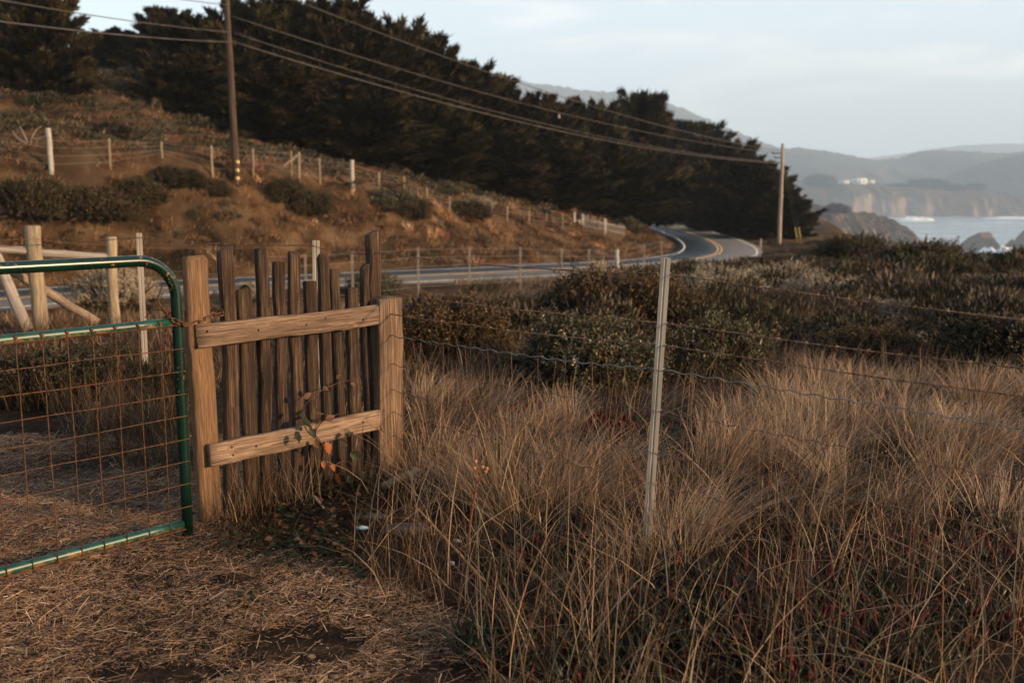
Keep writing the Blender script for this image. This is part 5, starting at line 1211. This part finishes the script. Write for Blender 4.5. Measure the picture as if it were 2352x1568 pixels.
# ------------------------------------------------------------------ small things in the grass
def lump(n=18, m=12, seed=0, s=(1, 1, 1), amp=.3):
    u = np.linspace(0, 2 * np.pi, n, endpoint=False); v = np.linspace(0, np.pi, m); U, W = np.meshgrid(u, v); X = np.cos(U) * np.sin(W); Y = np.sin(U) * np.sin(W); Z = np.cos(W)
    q = 1 + amp * 2 * fbm(X * 2 + 5, Y * 2 + Z * 2.5, seed, 4); V = np.stack([X * q * s[0], Y * q * s[1], Z * q * s[2]], -1).reshape(-1, 3); i = np.arange(m - 1)[:, None] * n; j = np.arange(n)[None]; k = (j + 1) % n
    return V, np.stack([i + j, i + n + j, i + n + k, i + k], -1).reshape(-1, 4)
a = gp(876, 1116, .03); e = gp(957, 1080, .07); o = pole(a, e, .020, .024, M['stick'], None, 'broken_branch', 95); tag(o, 'broken grey branch lying at the foot of the square post', 'branch')
a = gp(952, 1160, .16); e = gp(1112, 1332, .01); M['cane'] = tone('orange cane', (0.30, 0.13, 0.05), (0.45, 0.22, 0.09), 20, 0.6)
o = pole(e, a, .0055, .004, M['cane'], None, 'cane', 96); tag(o, 'straight orange-brown cane leaning through the grass', 'cane')
a = gp(722, 1140, .05); e = gp(745, 1168, .01); o = pole(e, a, .006, .008, M['peeler'], None, 'short_stick', 97); tag(o, 'short pale stick upright before the pickets', 'stick')
M['paint'] = tone('flaking pale blue paint', (0.16, 0.36, 0.42), (0.42, 0.60, 0.66), 40, 0.7)
def chunk(px, py, L_, w_, h_, mat, az, name, label, cat, seed, amp=.12):
    g = gp(px, py, .02); V, F = lump(16, 10, seed, (L_, w_, h_), amp); V = np.sign(V) * np.abs(V) ** .8 * np.array([L_, w_, h_]) ** .2
    o = obj(name, V, F, mat, None, loc=(g[0], g[1], zg(g[0], g[1]) + h_ * .6), rot=(0, R(8), az)); tag(o, label, cat)
chunk(935, 1222, .115, .035, .030, M['dark'], .45, 'charred_wood', 'larger charred dark wood chunk half buried in grass', 'wood chunk', 5)
chunk(850, 1182, .085, .024, .020, M['dark'], .35, 'charred_wood', 'slim charred wood piece behind the blue scrap', 'wood chunk', 6)
chunk(832, 1206, .030, .018, .010, M['paint'], .2, 'painted_scrap', 'pale blue painted scrap on the ground by the fence', 'scrap', 7)
M['litter'] = tone('crumpled white plastic', (0.20, 0.185, 0.17), (0.36, 0.34, 0.32), 60, 0.5, .01)
chunk(1050, 1240, .018, .012, .009, M['litter'], .2, 'litter_scrap', 'crumpled white scrap in the grass, the farther of two', 'litter', 8, .6)
chunk(1035, 1290, .020, .012, .008, M['litter'], .8, 'litter_scrap', 'crumpled white scrap in the grass, the nearer of two', 'litter', 9, .6)
for k, (px, py, s) in enumerate(((715, 1500, .018), (770, 1545, .016), (840, 1540, .02))):
    chunk(px, py, s * .8, s * .6, s * .4, M['stick'], k, 'stone', ['small tan stone in the bare dark soil patch', 'small stone at the lower edge of the bare soil patch', 'small stone right of the bare soil patch'][k], 'stone', 20 + k, .2)
# dock stalk
g = gp(1078, 1285, 0); M['dock'] = tone('rust red stalk', (0.12, 0.035, 0.018), (0.24, 0.085, 0.04), 30, 0.7)
dk = thing('dock_plant', 'rust red dock stalk with round seed heads', 'plant', g)
tipd = at(1096, 1110, g[1] - .02); st = smooth([g, g + (tipd - g) * .4 + [-.012, 0, 0], g + (tipd - g) * .75 + [-.008, 0, 0], tipd], 6); t = tube(st, np.linspace(.006, .004, len(st)), 7); obj('stalk', t[0], list(t[1:]), M['dock'], dk)
for k, (px, py) in enumerate(((1092, 1060), (1090, 1075), (1108, 1072), (1115, 1082), (1118, 1076))):
    e = at(px, py, g[1] - .03); t = tube(smooth([tipd, (tipd + e) / 2 + [0.004, 0, 0.004], e], 4), .0022, 5); sg = obj('branchlet', t[0], list(t[1:]), M['dock'], dk)
    V, F = lump(10, 7, k, (.008, .008, .009), .15); obj('seed_head', V + e, F, M['cane'], dk)
# bramble climbing the pickets
M['bramble_leaf'] = leafy('bramble leaf', .25, .5)
M['bramble_stem'] = tone('bramble cane', (0.05, 0.02, 0.014), (0.11, 0.045, 0.028), 30, 0.7)
brm = thing('bramble', 'bramble with dark green and orange leaves against the lower fence rail', 'bramble', (*(A0 + pdn * .62 + pn * .15), 0))
def leaf3(c, d, up, l, col, seed):
    r = rngs(seed); n = 16; d = nrm(np.array(d, float)); s = nrm(np.cross(d, up)); nn = np.cross(s, d)
    t = np.linspace(0, 1, 9); wv = np.sin(np.pi * t ** .8) * .34 * (1 + .18 * np.where(np.arange(9) % 2, 1, -1)); wv[0] = wv[-1] = 0
    L_ = [c + d * l * a + s * l * b_ + nn * l * (.12 * abs(b_) * 3 - .22 * a * a) for a, b_ in zip(t, wv)]; Cn = [c + d * l * a - nn * l * .22 * a * a for a in t]; R_ = [c + d * l * a - s * l * b_ + nn * l * (.12 * abs(b_) * 3 - .22 * a * a) for a, b_ in zip(t, wv)]
    V = np.array(L_ + Cn + R_); i = np.arange(8); Q = np.concatenate([np.stack([i, i + 1, i + 10, i + 9], 1), np.stack([i + 9, i + 10, i + 19, i + 18], 1)])
    return V, Q, np.tile(np.array(col), (27, 1)) * (.8 + .4 * r.random((27, 1)))
GRN = (.022, .027, .011); ORA = (.27, .085, .018); BRN = (.11, .05, .025)
def pan(px, py, off=.09):
    xy, s = on_panel(px, -off); return np.array([xy[0], xy[1], at(px, py, xy[1])[2]])
cane_paths = [[(740, 1230), (745, 1120), (735, 1030), (705, 985), (690, 940), (720, 905), (770, 880), (820, 870)], [(735, 1140), (760, 1070), (790, 1060), (812, 1082)], [(715, 990), (735, 965), (770, 950)]]
for cpth in cane_paths:
    P = smooth([pan(px, py, .07 + .02 * (k % 2)) for k, (px, py) in enumerate(cpth)], 5); t = tube(P, np.linspace(.0035, .002, len(P)), 5); obj('cane', t[0], list(t[1:]), M['bramble_stem'], brm)
LV = [(683, 965, .075, GRN, -.6), (700, 985, .06, GRN, -.9), (668, 950, .05, GRN, .2), (740, 965, .055, BRN, .4), (715, 955, .05, BRN, .3), (738, 1015, .07, ORA, -1.3), (748, 1068, .045, ORA, -.9), (765, 1085, .07, ORA, -1.7), (728, 1060, .04, ORA, -1.2),
      (770, 1010, .06, GRN, -.3), (795, 1040, .075, GRN, -.5), (815, 1085, .085, GRN, -.8), (840, 1080, .07, GRN, -1.0), (790, 1090, .06, GRN, -1.4), (785, 1000, .05, GRN, .3), (690, 915, .05, BRN, .6), (735, 890, .04, BRN, -.4), (768, 870, .035, BRN, .7), (800, 880, .035, BRN, -.5), (675, 995, .05, GRN, -1.6), (712, 1010, .05, BRN, -1.2)]
for k, (px, py, l, cc, a) in enumerate(LV):
    r = rngs(700 + k); c = pan(px, py, .095 + .05 * r.random()); d = pdn * math.cos(a); d3 = np.array([d[0] + pn[0] * .35, d[1] + pn[1] * .35, math.sin(a)]); V, Q, col = leaf3(c, d3, np.array([pn[0], pn[1], .5]) + r.normal(size=3) * .35, l, cc, k); obj('leaf', V, Q, M['bramble_leaf'], brm, col=col)
# low bramble leaves on the ground before the fence
def bramble_floor():
    r = rngs(77); B = Buf()
    for px, py, sx_, sy_, n in [(690, 1250, 120, 40, 330), (760, 1290, 70, 30, 170), (580, 1265, 120, 18, 130), (640, 1310, 20, 10, 24), (830, 1330, 40, 30, 70), (560, 1395, 30, 10, 18), (680, 1190, 110, 30, 150), (780, 1160, 60, 40, 130)]:
        for k in range(n):
            g = gp(px + r.normal() * sx_ * .6, py + r.normal() * sy_ * .6, 0); a = r.random() * 6.28; c = np.array([g[0], g[1], zg(g[0], g[1]) + .01 + .05 * r.random()])
            V, Q, col = leaf3(c, (math.cos(a), math.sin(a), .2 * r.normal()), np.array([0, 0, 1]) + r.normal(size=3) * .4, .016 + .022 * r.random(), GRN if r.random() < .7 else BRN, k); B.add(V, Q, col=col)
    return B
b = bramble_floor(); tag(obj('bramble_leaves', *b.get(), M['bramble_leaf'], col=b.col()), 'dark bramble leaves spread over the soil before the fence', 'ground cover', kind='stuff')
# pale dead branches under the grove
def deadwood(px, py, Y, pts, label):
    c = hit(px, py, 44.0); Y = c[1] - .1; t_ = thing('dead_branches', label, 'branch', tuple(c))
    for k, seg in enumerate(pts):
        P = smooth([np.array(at(x, y, Y)) for x, y in seg], 4); t = tube(P, np.linspace(.055, .02, len(P)), 5); obj('branch', t[0], list(t[1:]), M['stick'], t_)
deadwood(790, 372, 57, [[(755, 378), (775, 368), (800, 362), (830, 366)], [(760, 380), (790, 372), (835, 376)], [(775, 370), (785, 360), (800, 352)]], 'pale fallen branches at the dark edge of the grove')
deadwood(70, 330, 48, [[(65, 350), (62, 325), (50, 300), (45, 290)], [(65, 350), (72, 320), (82, 300), (95, 290)], [(62, 330), (40, 318), (28, 300)], [(72, 320), (100, 315), (112, 305)]], 'bare pale dead shrub on the left hillside')

# distant trees on the far shores
def far_tree(px, pbase, ptop, Y, wpx, label):
    a = at(px, pbase, Y); c = at(px, ptop, Y); H = c[2] - a[2]; W = wpx / FPX * Y / 2
    t = thing('round_tree', label, 'tree', tuple(a), 'trees across the bay'); 
    tr = tube([(0, 0, -H * .1), (0, 0, H * .6)], [H * .05, H * .02], 7); link('trunk', mesh('trunk', tr[0], list(tr[1:]), M['bark']), t)
    for nm, me in (('crown', SH['dark'][1]),): link(nm, me, t, (0, 0, H * .08), (0, 0, px), (W, W, H * .97))
for a in [(1918, 492, 460, 1118, 62, 'lone round tree on the near headland'), (1880, 430, 392, 3094, 75, 'big round tree on the far clifftop left of the white houses'), (2130, 436, 403, 3120, 100, 'wide dark tree clump on the far clifftop right of the houses'), (2190, 440, 418, 3107, 60, 'small tree at the notch of the far cliff'), (2240, 440, 414, 3107, 50, 'tree on the last knob of the far cliff'), (2065, 436, 416, 3120, 60, 'low tree between the houses and the wide clump')]: far_tree(*a)

# ------------------------------------------------------------------ air
hz = obj('haze', *box((4350, 5400, 440), (10900, 12400, 1006)), None); tag(hz, 'thin sea haze over the bay', 'haze', kind='stuff')
m = bpy.data.materials.new('sea haze'); m.use_nodes = True; N = m.node_tree.nodes; N.clear()
out = N.new('ShaderNodeOutputMaterial'); pv = N.new('ShaderNodeVolumePrincipled'); pv.inputs['Color'].default_value = (0.68, 0.84, 1.0, 1); pv.inputs['Density'].default_value = 0.00016; pv.inputs['Anisotropy'].default_value = 0.0
m.node_tree.links.new(pv.outputs[0], out.inputs['Volume']); hz.data.materials.append(m)
